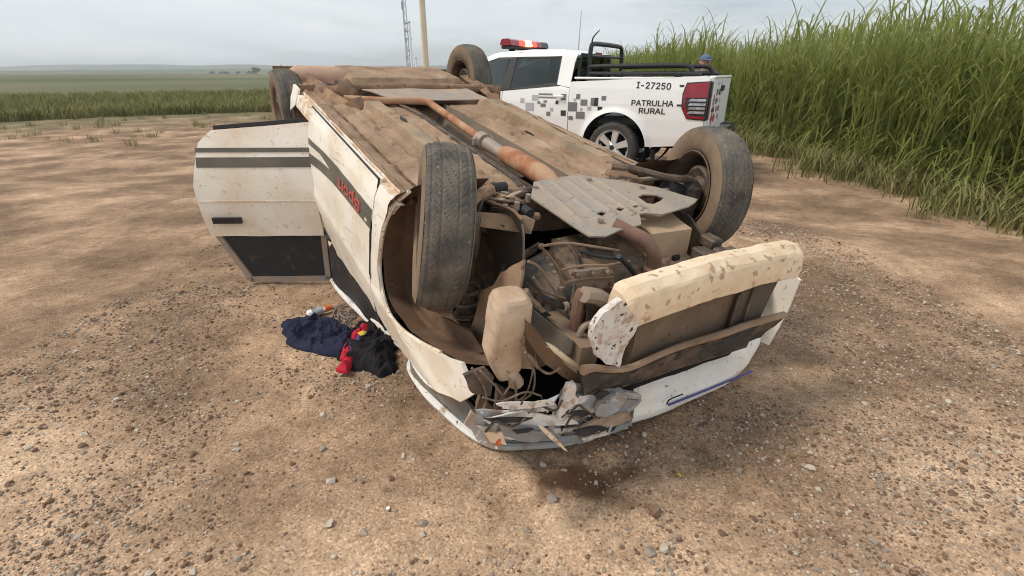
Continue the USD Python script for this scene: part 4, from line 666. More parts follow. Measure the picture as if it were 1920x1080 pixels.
# ---- wheels
def wheel(name_label, c, s, steer=0., camber=0., face=True):
    w = group_part(car, 'wheel', name_label); st, cm = math.radians(steer), math.radians(camber)
    Ax = np.array([[math.cos(st), math.sin(st), 0], [-math.sin(st), math.cos(st), 0], [0, 0, 1.]]); Cm = np.array([[1, 0, 0], [0, math.cos(cm), math.sin(cm)], [0, -math.sin(cm), math.cos(cm)]])
    def put(n, m, mat, lab=None):
        m = m.copy(); m.vertices = m.vertices*[1, s, 1]
        if s < 0: m.invert()
        m.vertices = m.vertices @ Cm @ Ax + np.array(c); part(w, n, W(m), mat, lab)
    yy = np.linspace(-.066, .066, 32); lip = lambda y: .289 - .010*(np.abs(y)/.066)**3
    prof = [(-.062, .175), (-.074, .19), (-.083, .222), (-.082, .252), (-.075, .271)] + [(y, lip(y)) for y in yy] + [(.075, .271), (.082, .252), (.083, .222), (.074, .19), (.062, .175), (.055, .166), (-.055, .166)]
    def tread(a, y, r):
        t = np.zeros(np.broadcast(a, y).shape)
        ring = (np.abs(np.abs(y)-.024) < .0045) | (np.abs(np.abs(y)-.056) < .004)
        lat = (np.mod(a*34/np.pi*2 + np.abs(y)*70 + (np.abs(y) > .024)*.5, 2) < .42) & (np.abs(y) > .026)
        sip = (np.mod(a*34/np.pi*2*2 - y*40, 2) < .28) & (np.abs(y) < .022)
        return np.where((ring | lat | sip) & (r > .27), -.0028, 0.) + .0015*np.sin(a*5)
    put('tyre', revolve(prof, 300, tread), m_tyre)
    for sd_ in (-1, 1): put('sidewall', revolve([(sd_*.0755, .272), (sd_*.0832, .252), (sd_*.0843, .222), (sd_*.0752, .19), (sd_*.063, .176)], 80, closed=False), m_tyre_side)
    put('rim', cat_([revolve([(.075, .172), (.068, .178), (.05, .166), (-.05, .160), (-.072, .178), (-.076, .172), (-.06, .158), (-.02, .150), (.045, .150), (.05, .10), (.065, .07), (.05, .05), (.05, .0), (.056, .0), (.056, .05), (.072, .072), (.06, .11), (.058, .152)], 48)] + [cbox((.12*math.cos(a), .055, .12*math.sin(a)), (.03, .012, .05), .005) for a in np.arange(0, 6.28, .785)]), m_wheel)
    put('brake_drum', revolve([(.04, 0), (.04, .075), (.02, .105), (-.035, .108), (-.04, .095), (-.02, .06), (-.045, .05), (-.05, 0)], 32, closed=False), m_dark)
wheel('left front wheel turned to face forward, tread grey with dust', (-.0, .675, .205), 1, 21., -4.)
wheel('right front wheel with its muddy inner side showing', (.0, -.695, .205), -1, 21., 0.)
wheel('right rear wheel standing up behind the floor', (-2.49, -.67, .215), -1)
wheel('left rear wheel beside the muffler', (-2.47, .755, .42), 1)
# suspension and drive shafts
P('drive_shaft', tube([(.0, -.20, .20), (.0, -.44, .19), (.0, -.64, .20)], [.02, .014, .022], 10, 0), m_floor2); P('shaft_boot', tube([(.0, -.45, .19), (.0, -.50, .192), (.0, -.56, .195)], [.05, .038, .022], 12, 0), m_black)
P('drive_shaft', tube([(.0, .26, .22), (.0, .64, .205)], .016, 10, 0), m_floor2)
P('control_arm', tube([(-.20, -.27, .125), (-.12, -.34, .12), (-.02, -.44, .13), (.02, -.56, .14)], [.020, .016, .016, .02], 8, 5), m_dark)
P('control_arm', tube([(-.16, .40, .16), (-.08, .50, .15), (.0, .60, .155)], [.03, .022, .025], 8, 5), m_floor2)
P('control_arm', hull([(.12, .36, .17), (.16, .40, .20), (-.02, .60, .16), (.02, .62, .19), (.05, .36, .18)]), m_floor2)
P('tie_rod', tube([(-.16, -.20, .19), (-.12, -.62, .18)], .012, 8, 0), m_steel)
for s in (1, -1):
    P('steering_knuckle', crumple(subdiv(cbox((0, s*.58, .24), (.14, .09, .20), .03), .04), .012, 14), m_dark)
    P('strut', tube([(-.02, s*.56, .30), (-.05, s*.52, .75)], [.03, .045], 10, 0), m_dark)
    P('front_spring', tube([(-.04+.06*math.cos(a), s*.53+.06*math.sin(a), .45+.28*a/31) for a in np.linspace(0, 31, 60)], .008, 6, 0), m_dark)
P('steering_rack', tube([(-.18, .42, .20), (-.18, -.42, .20)], .025, 10, 0), m_dark)
P('subframe', crumple(subdiv(hull([(-.30, .28, .19), (-.30, .40, .19), (-.14, .30, .178), (-.12, .38, .178), (-.30, .28, .22), (-.30, .40, .22), (-.12, .30, .215), (-.12, .38, .215)]), .03), .007, 14), m_floor2)
P('subframe', crumple(subdiv(cbox((-.20, -.36, .19), (.18, .10, .035), .012), .03), .007, 14), m_floor2)
rb = np.random.default_rng(17)
for k in range(16):
    c = np.array([rb.uniform(-.26, -.02), rb.uniform(.31, .43), rb.uniform(.160, .20)]); d1 = np.clip(rb.normal(size=3), -1.2, 1.2)*[.035, .03, .008]; d2 = np.cross(d1, [0, 0, 1.]); d2 = d2/np.linalg.norm(d2)*rb.uniform(.010, .022); d2[2] += rb.normal()*.01
    P('bracket', slab([c - d1 - d2, c - d1*.2 - d2*1.4, c + d1 - d2, c + d1 + d2, c + d1*.1 + d2*.7, c - d1 + d2], .005, .03, .004, 20, k), [m_floor2, m_floor, m_skid, m_dark][k % 4])
for k in range(7):
    c = np.array([rb.uniform(-.25, .03), rb.uniform(.27, .42), .155]); P('bolt', tube([c, c + [0, 0, .03]], [.011, .014], 6, 0), m_steel if k % 2 else m_floor2)
P('arm_bush', tube([(-.20, .30, .17), (-.20, .37, .17)], .022, 14, 0), m_black); P('arm_bush', tube([(-.02, .33, .185), (.04, .33, .185)], .02, 14, 0), m_black)
P('brake_hose', tube([(-.25, .33, .17), (-.15, .43, .155), (-.04, .50, .16), (.02, .56, .2)], .007, 8, 6), m_black)
# skid plate
SK = [(-0.186, 0.172, 0.165), (-0.217, 0.039, 0.165), (-0.229, -0.104, 0.165), (-0.173, -0.184, 0.165), (-0.117, -0.265, 0.165), (0.004, -0.365, 0.165), (0.186, -0.427, 0.165), (0.209, -0.386, 0.165), (0.234, -0.319, 0.165), (0.251, -0.147, 0.165), (0.217, -0.087, 0.165), (0.214, -0.059, 0.165), (0.243, -0.040, 0.165), (0.290, -0.001, 0.165), (0.298, 0.117, 0.165), (0.316, 0.195, 0.165), (0.293, 0.249, 0.165), (0.129, 0.258, 0.165), (-0.053, 0.271, 0.165)]
hl_ = [[(0.078, -0.181, 0.165), (0.061, -0.228, 0.165), (0.089, -0.280, 0.165), (0.121, -0.289, 0.165), (0.145, -0.249, 0.165), (0.162, -0.191, 0.165), (0.144, -0.169, 0.165)], [(0.149, 0.098, 0.165), (0.143, 0.068, 0.165), (0.161, 0.060, 0.165), (0.177, 0.091, 0.165), (0.170, 0.112, 0.165)], [(0.147, 0.004, 0.165), (0.139, -0.023, 0.165), (0.158, -0.034, 0.165), (0.170, -0.004, 0.165)], [(0.151, -0.080, 0.165), (0.146, -0.102, 0.165), (0.160, -0.110, 0.165), (0.164, -0.088, 0.165)]]
def to_prof(L): return [(p[0], p[1]) for p in L]
pg = Polygon(to_prof(SK))
for h in hl_: pg = pg.difference(Polygon(to_prof(h)))
sk = subdiv(trimesh.creation.extrude_polygon(pg, .006, engine='earcut'), .018); u, v, w = sk.vertices.T
rib = 0
for v0 in (.19, .11, .03, -.05, -.12): rib = rib + .0065*np.exp(-((v - v0 - .10*(u-.1))/.012)**2)*sstep(.24, .18, u)*sstep(-.20, -.14, u)
sk.vertices = np.c_[u, v, .161 + w - rib + .008*np.sin(u*6)*np.sin(v*4) + .004*(meshkit.fbm(sk.vertices*9, 2, 4)-.5)]
SKP = P('skid_plate', sk, m_skid, 'pale dusty metal sump guard with ribs and drain holes')
for q in ((-.13, .20), (-.15, -.10), (.0, -.28), (.22, .14)): P('bolt', tube([(q[0], q[1], .160), (q[0], q[1], .148)], .012, 6, 0), m_steel, parent=SKP)
# engine bay
def wob(m, seed=1, amp=.004): return crumple(subdiv(m, .03), amp, 16, seed)
P('engine_block', wob(hull([(.08, .24, .285), (.08, -.30, .28), (.34, .27, .325), (.34, -.16, .315), (.385, .26, .40), (.37, -.20, .43), (.36, .25, .62), (.34, -.26, .62), (.1, .26, .62), (.1, -.3, .62)]), 3, .003), m_engine, smooth=15)
P('sump_flange', wob(hull([(.07, .27, .34), (.07, -.32, .34), (.395, .285, .372), (.395, -.20, .372), (.395, .285, .388), (.395, -.20, .388), (.07, .27, .356), (.07, -.32, .356)]), 4), m_engine)
P('belt_cover', wob(hull([(.10, -.30, .29), (.33, -.20, .32), (.34, -.21, .46), (.12, -.32, .46), (.10, -.33, .29), (.33, -.235, .32), (.34, -.245, .46), (.12, -.35, .46)]), 11, .003), m_black)
P('gearbox', wob(hull([(.14, .29, .30), (.32, .36, .315), (.37, .43, .35), (.385, .455, .40), (.38, .46, .47), (.30, .47, .50), (.12, .45, .46), (.12, .42, .34), (.36, .29, .36), (.39, .31, .47), (.2, .30, .52)]), 5, .007), look('oily_aluminium', (.17, .15, .13), (.25, .17, .11), .45, 12., .1, .5, metal=.3, tint=(.06, .05, .045), tscale=16, bump=.3, bscale=80))
P('bell_housing', wob(revolve([(-.012, .02), (-.012, .155), (-.004, .165), (.012, .165), (.02, .15), (.02, .02)], 28).apply_translation([.22, .282, .44]), 6), m_engine)
for k in range(6):
    q = .06 + .055*k; P('cooling_rib', wob(hull([(q, .285 + .02*k, .30 + .012*k), (q + .012, .285 + .02*k, .30 + .012*k), (q, .44, .36), (q + .012, .44, .36), (q, .30, .34), (q + .012, .30, .34), (q, .45, .40), (q + .012, .45, .40)]), 20 + k, .002), m_dark if k % 2 else m_engine)
for k in range(5): P('casing_rib', wob(cbox((.372 + .004*k, .20 - .085*k, .40), (.03, .016, .13), .004), 30 + k, .003), m_engine)
for k in range(12): P('casing_bolt', tube([(.385, .27 - .042*k, .380), (.412, .27 - .042*k, .380)], [.011, .009], 6, 0), m_steel if k % 3 else m_floor2)
for k in range(7): P('casing_bolt', tube([(.10 + .04*k, .30 + .012*k, .305 + .006*k), (.10 + .04*k, .30 + .012*k, .286 + .006*k)], [.011, .009], 6, 0), m_steel)
for q in ([(0.405, 0.542, 0.098), (0.405, 0.500, 0.142), (0.405, 0.452, 0.201), (0.405, 0.429, 0.266)], [(0.410, 0.446, 0.199), (0.410, 0.355, 0.202), (0.410, 0.247, 0.222), (0.410, 0.149, 0.226)], [(0.360, 0.507, 0.130), (0.360, 0.407, 0.136), (0.360, 0.290, 0.168), (0.360, 0.159, 0.208)], [(0.410, 0.580, 0.142), (0.410, 0.538, 0.169), (0.410, 0.486, 0.238), (0.410, 0.445, 0.292)], [(0.420, 0.429, 0.245), (0.420, 0.341, 0.248), (0.420, 0.218, 0.271)], [(0.400, 0.544, 0.211), (0.400, 0.494, 0.272), (0.400, 0.398, 0.327)]): P('casing_edge', tube(q, .0045, 6, 5), m_floor)  # pale strips painting the lit look of the dusty casing edges
P('cover_plate', wob(slab([(0.405, 0.392, 0.217), (0.405, 0.239, 0.236), (0.405, 0.192, 0.318), (0.405, 0.350, 0.303)], .012, .03), 12, .002), m_steel)
for q in [(0.415, 0.387, 0.223), (0.415, 0.323, 0.230), (0.415, 0.257, 0.238), (0.415, 0.221, 0.297), (0.415, 0.289, 0.292), (0.415, 0.353, 0.286)]: P('casing_bolt', tube([q, (q[0] + .016, q[1], q[2])], [.009, .007], 6, 0), m_floor2)
for q, r_ in (([(0.430, 0.229, 0.180), (0.430, 0.165, 0.234), (0.430, 0.105, 0.301), (0.430, 0.103, 0.346)], .010), ([(0.420, 0.400, 0.134), (0.420, 0.316, 0.169), (0.420, 0.215, 0.198)], .006), ([(0.440, 0.521, 0.271), (0.440, 0.427, 0.326), (0.440, 0.335, 0.339), (0.440, 0.272, 0.311)], .012)): P('hose', tube(q, r_, 8, 6), m_black)
for q in [(0.445, 0.432, 0.321), (0.445, 0.320, 0.324)]: P('hose_clamp', tube([(q[0], q[1] - .008, q[2]), (q[0], q[1] + .008, q[2])], .016, 12, 0), m_skid)
P('oil_filter', wob(tube([(.37, .12, .42), (.46, .13, .43)], .042, 16, 0), 7, .002), m_dark); P('oil_filter_cap', tube([(.455, .13, .43), (.475, .13, .43)], [.034, .028], 12, 0), m_steel)
P('pulley', revolve([(-.01, .01), (-.012, .07), (-.004, .06), (.004, .06), (.012, .07), (.012, .01)], 28).apply_translation([.28, -.335, .42]), m_dark)
P('drive_belt', tube([(.28 + .07*math.cos(a), -.335, .44 + .085*math.sin(a)) for a in np.linspace(0, 6.283, 20)], .009, 6, 0), m_black)
P('starter_motor', wob(tube([(.40, .10, .50), (.40, -.10, .50)], .045, 14, 0), 8, .003), m_dark); P('engine_mount', wob(cat_([cbox((.42, .22, .46), (.08, .07, .05), .01), cbox((.45, .20, .50), (.05, .05, .09), .01)]), 9), m_floor2)
for k, (u, v, n, r) in enumerate(((.33, .16, .315, .030), (.26, .06, .30, .024), (.36, .02, .345, .028), (.30, -.06, .305, .022), (.20, .18, .29, .028), (.15, .06, .285, .02), (.38, .17, .36, .022))): P('casing_boss', tube([(u, v, n + .02), (u + .004, v, n - .012), (u + .004, v, n - .0121)], [r*.75, r*.62, r*.5], 10, 0), m_floor2 if k % 2 else m_engine)
for k, (q, r) in enumerate((([(.30, .30, .30), (.38, .22, .33), (.40, .10, .36), (.41, -.02, .37)], .009), ([(.12, .20, .28), (.25, .24, .29), (.36, .33, .33), (.42, .38, .40)], .008), ([(.40, .36, .42), (.46, .30, .45), (.47, .20, .50), (.44, .08, .52)], .013), ([(.40, .0, .40), (.45, -.06, .40), (.46, -.16, .38), (.42, -.24, .34)], .010), ([(.36, .42, .36), (.42, .40, .38), (.45, .36, .46), (.46, .34, .56)], .007), ([(.42, .25, .52), (.50, .22, .50), (.54, .12, .55)], .014), ([(.40, -.05, .46), (.48, -.02, .47), (.52, .08, .52), (.52, .16, .60)], .012))): P('hose', tube(q, r, 8, 6), [m_wire, m_dark, m_black][k % 3])
P('oil_pan', crumple(subdiv(cat_([hull([(.14, -.08, .205), (.14, -.31, .205), (.29, -.08, .215), (.31, -.28, .215), (.31, -.07, .34), (.32, -.29, .35), (.12, -.07, .34), (.12, -.32, .34)]), cbox((.22, -.18, .35), (.24, .28, .02), .006)]), .05), .005, 8), look('oil_pan_dust', (.34, .235, .145), (.42, .29, .185), .5, 6., .2, .8, bump=.1))
P('exhaust_downpipe', tube([(0.250, 0.102, 0.164)]+[(0.300, 0.062, 0.181)]+[(0.345, 0.025, 0.196)]+[(0.375, -0.005, 0.235)]+[(0.380, -0.033, 0.301)], [.027, .027, .027, .026, .026], 12, 5), m_pipe)
P('pipe_flange', tube([(0.380, -0.031, 0.296), (0.380, -0.040, 0.328)], .045, 14, 0), m_pipe)
P('manifold', crumple(subdiv(cbox((.36, -.18, .42), (.10, .36, .08), .03), .04), .012, 14), m_pipe)
for (u, v, n, s) in ((.38, -.30, .30, .05), (.46, -.28, .28, .04), (.42, -.38, .30, .05), (.48, -.18, .31, .035), (.47, -.34, .25, .03), (.33, -.40, .28, .05)): P('bracket', crumple(cbox((u, v, n), (s*1.6, s*1.3, s), .008), .01, 12), m_dark)
# chassis leg, radiator frame, cream beam
P('chassis_leg', crumple(subdiv(hull([(.10, .455, .40), (.10, .40, .40), (.10, .455, .56), (.10, .40, .56), (.60, .475, .365), (.60, .40, .375), (.60, .475, .50), (.60, .40, .50)]), .04), .006, 9), look('brown_chassis_leg', (.30, .20, .13), (.20, .15, .105), .5, 6., .2, .85, bump=.2))
P('leg_slot', slab([(0.381, 0.478, 0.379), (0.409, 0.478, 0.350), (0.439, 0.478, 0.349), (0.409, 0.478, 0.375)], .004, 0), m_black)
P('leg_side_plate', slab([(0.302, 0.485, 0.400), (0.349, 0.485, 0.380), (0.569, 0.485, 0.356), (0.570, 0.485, 0.408), (0.524, 0.485, 0.450), (0.408, 0.485, 0.487), (0.318, 0.485, 0.470)], .006, .04, .006), look('leg_grey', (.12, .108, .09), (.20, .15, .10), .4, 8., .2, .8))
P('lower_rail', tube([(0.600, 0.664, 0.277), (0.600, 0.603, 0.315), (0.600, 0.532, 0.383), (0.600, 0.468, 0.445)], [.007, .009, .009, .008], 8, 4), m_beam)
P('brace', slab([(0.600, 0.702, 0.193), (0.600, 0.670, 0.234), (0.600, 0.513, 0.429), (0.600, 0.444, 0.503), (0.600, 0.489, 0.495), (0.600, 0.612, 0.372), (0.600, 0.692, 0.258)], .015, .04, .008), m_liner)
bm = []
for v, dn in ((.365, .014), (.355, .004), (.335, .0), (.26, -.006), (.1, -.010), (-.02, -.014), (-.15, -.012), (-.35, -.006), (-.48, .004), (-.52, .008)):
    e = {.365: .86, .355: .97}.get(v, 1.)
    bm.append([(.60+.045*e*a, v, .232 + dn + .060*e*b) for a, b in ((1.22, .98), (1.30, .90), (1.28, .35), (1.12, -.28), (.98, -.56), (.80, -.72), (.2, -.95), (.08, -1.0), (-.9, -.93), (-1.1, -.80), (-1.15, .0), (-1.05, .9), (-.2, .93), (.6, .95))])
B_ = np.array(bm); nb = B_.shape[1]; bmesh = quadgrid(np.concatenate([B_, B_[:, :1]], 1)); bmesh.invert()
caps = [tm(np.vstack([B_[k], B_[k].mean(0)]), [[(i+1) % nb, i, nb] if k else [i, (i+1) % nb, nb] for i in range(nb)]) for k in (0, -1)]
bmesh = subdiv(cat_([bmesh] + caps), .03); BEAM = P('radiator_beam', crumple(crumple(bmesh, .006, 7), .0035, 30, 5), m_beam, 'cream lower radiator beam splashed with mud', smooth=24)
P('beam_end_plate', slab([(0.655, 0.434, 0.158), (0.655, 0.368, 0.221), (0.655, 0.332, 0.260), (0.655, 0.349, 0.336), (0.655, 0.372, 0.422), (0.655, 0.434, 0.391), (0.655, 0.478, 0.351), (0.655, 0.510, 0.285), (0.655, 0.511, 0.232), (0.655, 0.488, 0.189)], .02, .03, .014, 12), m_flaky, 'torn beam end with flaking white paint')
P('radiator', slab([(.625, .30, .29), (.615, .27, .58), (.595, -.46, .66), (.60, -.46, .29)], .03, .06, .004), look('muddy_radiator', (.125, .085, .055), (.19, .13, .08), .42, 7., .2, .9, speck=(.07, .05, .035), sscale=40, samt=.64, bump=.3))
P('radiator', slab([(.63, -.20, .30), (.62, -.26, .62), (.615, -.45, .64), (.62, -.45, .30)], .02, .06, .004), look('dark_condenser', (.06, .05, .04), (.11, .08, .055), .4, 8., .2, .8))
for v in (-.19, -.27): P('radiator_clip', tube([(.645, v, .30), (.64, v-.05, .60)], .006, 6, 0), m_dark)
sup = [(0.670, 0.523, 0.376), (0.670, 0.475, 0.385), (0.670, 0.392, 0.422), (0.670, 0.308, 0.442), (0.670, 0.204, 0.433), (0.670, 0.092, 0.429), (0.670, -0.033, 0.437), (0.670, -0.157, 0.446), (0.670, -0.279, 0.447), (0.670, -0.531, 0.467)]
P('radiator_support', tube(sup, [.016, .012, .011, .011, .011, .012, .013, .014, .014, .014], 8, 5), m_floor)
P('support_panel', slab([tuple(np.array(p)+[.0, 0, .015]) for p in sup] + [(.63, -.50, .60), (.645, -.1, .585), (.65, .25, .545), (.65, .48, .50)], .012, .04, .010, 12), look('grimy_black_support', (.03, .026, .023), (.17, .11, .07), .42, 9., .12, .75, bump=.4, bscale=40))
# reservoir hanging in front of the wheel
rs = []
for n, hu, hv, du, dv in ((.152, .038, .034, 0, 0), (.160, .046, .046, 0, 0), (.178, .050, .053, 0, 0), (.24, .052, .055, 0, 0.002), (.26, .050, .052, 0, .004), (.34, .050, .054, .0, .008), (.40, .045, .046, .0, -.006), (.44, .034, .03, 0, -.012), (.452, .018, .016, 0, -.016)):
    a = np.linspace(0, 2*np.pi, 20, endpoint=False); q = np.stack([np.sign(np.cos(a))*np.abs(np.cos(a))**.5*hu, np.sign(np.sin(a))*np.abs(np.sin(a))**.5*hv], -1)
    th_ = math.radians(10); R2 = np.array([[math.cos(th_), math.sin(th_)], [-math.sin(th_), math.cos(th_)]]); q = q @ R2
    rs.append(np.c_[.53 + du + q[:, 0], .708 + dv + q[:, 1], np.full(20, n)])
rs = np.array(rs); rm = quadgrid(np.concatenate([rs, rs[:, :1]], 1)); rm = cat_([rm, tm(np.vstack([rs[0], rs[0].mean(0)]), [[(i+1) % 20, i, 20] for i in range(20)]), tm(np.vstack([rs[-1], rs[-1].mean(0)]), [[i, (i+1) % 20, 20] for i in range(20)])])
rm.merge_vertices(); rm.fix_normals()
RSV = P('reservoir', crumple(subdiv(rm, .03), .004, 9), m_reserv, 'dusty cream plastic tank hanging in front of the wheel', smooth=40)
P('reservoir_lobe', crumple(subdiv(hull([(.52, .66, .36), (.56, .66, .36), (.50, .61, .40), (.56, .60, .41), (.54, .60, .45), (.52, .67, .44)]), .03), .006, 10), m_reserv, parent=RSV)
P('reservoir_neck', tube([(0.560, 0.703, 0.392), (0.560, 0.687, 0.423), (0.560, 0.670, 0.463)], [.022, .018, .024], 10, 3), m_reserv, parent=RSV)
# hoses and wires
for w_, r_, mt in (([(0.500, 0.418, 0.395), (0.500, 0.431, 0.317), (0.500, 0.432, 0.256), (0.500, 0.426, 0.228)], .018, m_pipe), ([(0.520, 0.435, 0.227), (0.520, 0.377, 0.249), (0.520, 0.294, 0.309)], .026, m_steel), ([(0.540, 0.439, 0.371), (0.540, 0.425, 0.337), (0.540, 0.376, 0.332)], .010, m_steel), ([(0.480, 0.369, 0.284), (0.480, 0.349, 0.374), (0.480, 0.341, 0.468)], .010, m_dark), ([(0.500, 0.641, 0.176), (0.500, 0.618, 0.213), (0.500, 0.585, 0.246)], .01, m_wire)): P('hose', tube(w_, r_, 8, 6), mt)
for w_, r_ in (([(0.600, 0.703, 0.264), (0.600, 0.673, 0.331), (0.600, 0.640, 0.403), (0.600, 0.636, 0.479), (0.600, 0.671, 0.502)], .006), ([(0.600, 0.825, 0.324), (0.600, 0.778, 0.390), (0.600, 0.737, 0.459), (0.600, 0.703, 0.517)], .005), ([(0.600, 0.716, 0.411), (0.600, 0.738, 0.448), (0.600, 0.760, 0.492), (0.600, 0.763, 0.545)], .005), ([(0.600, 0.707, 0.408), (0.600, 0.693, 0.477), (0.600, 0.693, 0.567)], .007), ([(0.580, 0.839, 0.326), (0.580, 0.801, 0.399), (0.580, 0.783, 0.468), (0.580, 0.799, 0.526)], .006), ([(0.600, 0.651, 0.300), (0.600, 0.648, 0.379), (0.600, 0.661, 0.480), (0.600, 0.723, 0.497)], .004), ([(-0.043, 0.600, 0.632), (0.030, 0.600, 0.609), (0.117, 0.600, 0.550)], .006), ([(-0.025, 0.620, 0.641), (0.027, 0.620, 0.653), (0.159, 0.620, 0.566)], .006), ([(0.620, 0.701, 0.287), (0.620, 0.645, 0.364), (0.620, 0.602, 0.401), (0.620, 0.564, 0.393)], .007), ([(0.620, 0.821, 0.405), (0.620, 0.758, 0.446), (0.620, 0.679, 0.444), (0.620, 0.616, 0.485)], .005)): P('wire', tube(w_, r_*.6, 6, 6), m_wire)
for k, w_ in enumerate(([(0.560, 0.850, 0.367), (0.560, 0.793, 0.359), (0.560, 0.755, 0.403), (0.560, 0.766, 0.472), (0.560, 0.821, 0.439)], [(0.540, 0.729, 0.462), (0.540, 0.656, 0.524), (0.540, 0.665, 0.614), (0.540, 0.727, 0.574)], [(0.520, 0.638, 0.285), (0.520, 0.579, 0.363), (0.520, 0.521, 0.468), (0.520, 0.572, 0.473), (0.520, 0.627, 0.368)], [(0.550, 0.787, 0.472), (0.550, 0.724, 0.566), (0.550, 0.747, 0.626), (0.550, 0.800, 0.532)])): P('broken_bracket', slab(w_, .012, .03, .016, 14, k), m_dark if k != 2 else m_liner)
P('bay_floor', slab([(-.32, .70, .93), (-.32, -.68, .93), (.50, -.60, .84), (.54, .45, .80), (.40, .62, .84)], .012, .08, .01), m_void)  # black backing added above the bonnet so the engine bay stays dark
P('front_fender', spanel([(-.395, .17), (-.425, .84), (.30, .80), (.58, .72), (.58, .45), (.40, .42), (.33, .30), (.30, .18), (.62, .18), (.60, .14), (.34, .14)] if False else [(-.395, .27), (-.425, .86), (.30, .84), (.58, .76), (.58, .40), (.40, .38), (.30, .54), (.05, .64), (-.22, .58), (-.33, .40), (-.29, .27)], -1, amp=.006), m_white, 'right front fender')
lin2 = lin.copy(); lin2.vertices = lin2.vertices*[1, -1, 1]; lin2.invert(); P('arch_liner', lin2, m_liner)
P('inner_wing', slab([(-.34, -.39, .20), (.20, -.39, .22), (.42, -.39, .34), (.50, -.40, .66), (.1, -.39, .85), (-.34, -.385, .8)], .012, .06, .008), m_dark)
# bonnet edge and smashed left corner lying on the ground
edge = [(-0.287, 0.675, 1.033), (-0.194, 0.716, 1.017), (0.007, 0.721, 0.980), (0.162, 0.705, 0.951), (0.291, 0.685, 0.927), (0.380, 0.663, 0.910), (0.443, 0.619, 0.898), (0.498, 0.527, 0.887), (0.554, 0.399, 0.875), (0.574, 0.263, 0.869), (0.586, 0.110, 0.865), (0.609, -0.111, 0.858)]
P('bonnet_edge', tube(edge[:6], [.016, .016, .02, .018, .018, .014], 8, 5), m_bwhite, 'scraped white bonnet edge at the left corner')
P('bonnet_edge', tube(edge[5:], [.014, .016, .013, .013, .011, .011, .012], 8, 5), m_broken, 'broken grey bonnet edge on the gravel')
P('bonnet', slab([tuple(p) for p in edge] + [(.50, -.50, .885), (.0, -.60, .93), (-.32, -.66, 1.02), (-.34, .62, 1.02)], .012, .06, .012), m_bwhite)
P('wing_edge', slab([(-0.183, 0.725, 0.890), (-0.119, 0.725, 0.862), (0.166, 0.725, 0.749), (0.353, 0.725, 0.696), (0.480, 0.725, 0.672), (0.469, 0.725, 0.719), (0.269, 0.725, 0.828), (0.016, 0.725, 0.949), (-0.158, 0.725, 1.002)], .010, .03, .010), look('grey_wing', (.17, .155, .14), (.27, .20, .145), .45, 12., .12, .7, bump=.2))
P('torn_edge_strip', tube([(-0.117, 0.745, 0.863), (-0.055, 0.745, 0.879), (0.061, 0.745, 0.859), (0.165, 0.745, 0.808)], .010, 6, 4), m_bwhite)
hoodbar = []
for p_ in [(0.600, 0.160, 0.728), (0.600, 0.032, 0.752), (0.600, -0.106, 0.759), (0.600, -0.252, 0.763), (0.600, -0.412, 0.765), (0.600, -0.568, 0.752), (0.600, -0.739, 0.741), (0.600, -0.970, 0.762)]:
    u0, v0, n0 = p_; u0 -= .10*max(0, (-v0-.35)/.4)**2
    hoodbar.append([(u0+.036*a, v0+.014*a, n0 + .098*b) for a, b in ((1.3, .25), (1.1, .65), (.5, 1.), (-.6, 1.), (-1.8, .5), (-2., -.6), (-1.7, -.98), (-1.2, -1.0), (.0, -.62), (.95, -.15))])
B_ = np.array(hoodbar); nb = B_.shape[1]; bmesh = quadgrid(np.concatenate([B_, B_[:, :1]], 1)); cap0 = tm(np.vstack([B_[0], B_[0].mean(0)]), [[(i+1) % nb, i, nb] for i in range(nb)])
hb_ = subdiv(cat_([bmesh, cap0]), .05); hb_.merge_vertices(); hb_.fix_normals(); P('bumper_bar', crumple(hb_, .004, 6), look('mud_specked_white_bumper', (.86, .84, .80), (.76, .68, .56), .42, 6., .2, .45, speck=(.42, .31, .21), sscale=48, samt=.65), 'long white bumper bar low at the right of the front', smooth=40)
P('emblem_edge', tube([(0.652, -0.003, 0.762), (0.652, -0.068, 0.766), (0.652, -0.179, 0.772), (0.652, -0.353, 0.779), (0.652, -0.535, 0.786)], .0045, 8, 4), m_blueedge)
P('emblem_dark_edge', tube([(0.656, 0.019, 0.745), (0.656, 0.010, 0.724), (0.656, -0.061, 0.726)], .003, 6, 4), m_black)
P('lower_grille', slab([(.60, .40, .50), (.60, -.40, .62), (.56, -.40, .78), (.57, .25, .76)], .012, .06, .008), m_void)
# headlamp wreckage
HL = P('headlamp', slab([(0.635, 0.513, 0.456), (0.635, 0.435, 0.518), (0.635, 0.296, 0.570), (0.635, 0.180, 0.653), (0.635, 0.157, 0.689), (0.635, 0.194, 0.722), (0.635, 0.201, 0.802), (0.635, 0.440, 0.687), (0.635, 0.542, 0.619), (0.635, 0.542, 0.561), (0.635, 0.541, 0.487)], .014, .025, .018, 14, 4), m_broken, 'smashed left headlamp')
P('reflector', slab([(0.655, 0.497, 0.502), (0.655, 0.421, 0.525), (0.655, 0.402, 0.566), (0.655, 0.309, 0.626), (0.655, 0.316, 0.643), (0.655, 0.466, 0.593), (0.655, 0.521, 0.557)], .012, .02, .016, 16), m_chrome, parent=HL)
P('torn_white_shell', slab([(0.660, 0.565, 0.418), (0.660, 0.541, 0.423), (0.660, 0.515, 0.486), (0.660, 0.478, 0.559), (0.660, 0.519, 0.564), (0.660, 0.553, 0.579), (0.660, 0.574, 0.556), (0.660, 0.570, 0.489)], .010, .02, .014, 16), m_flaky, parent=HL)
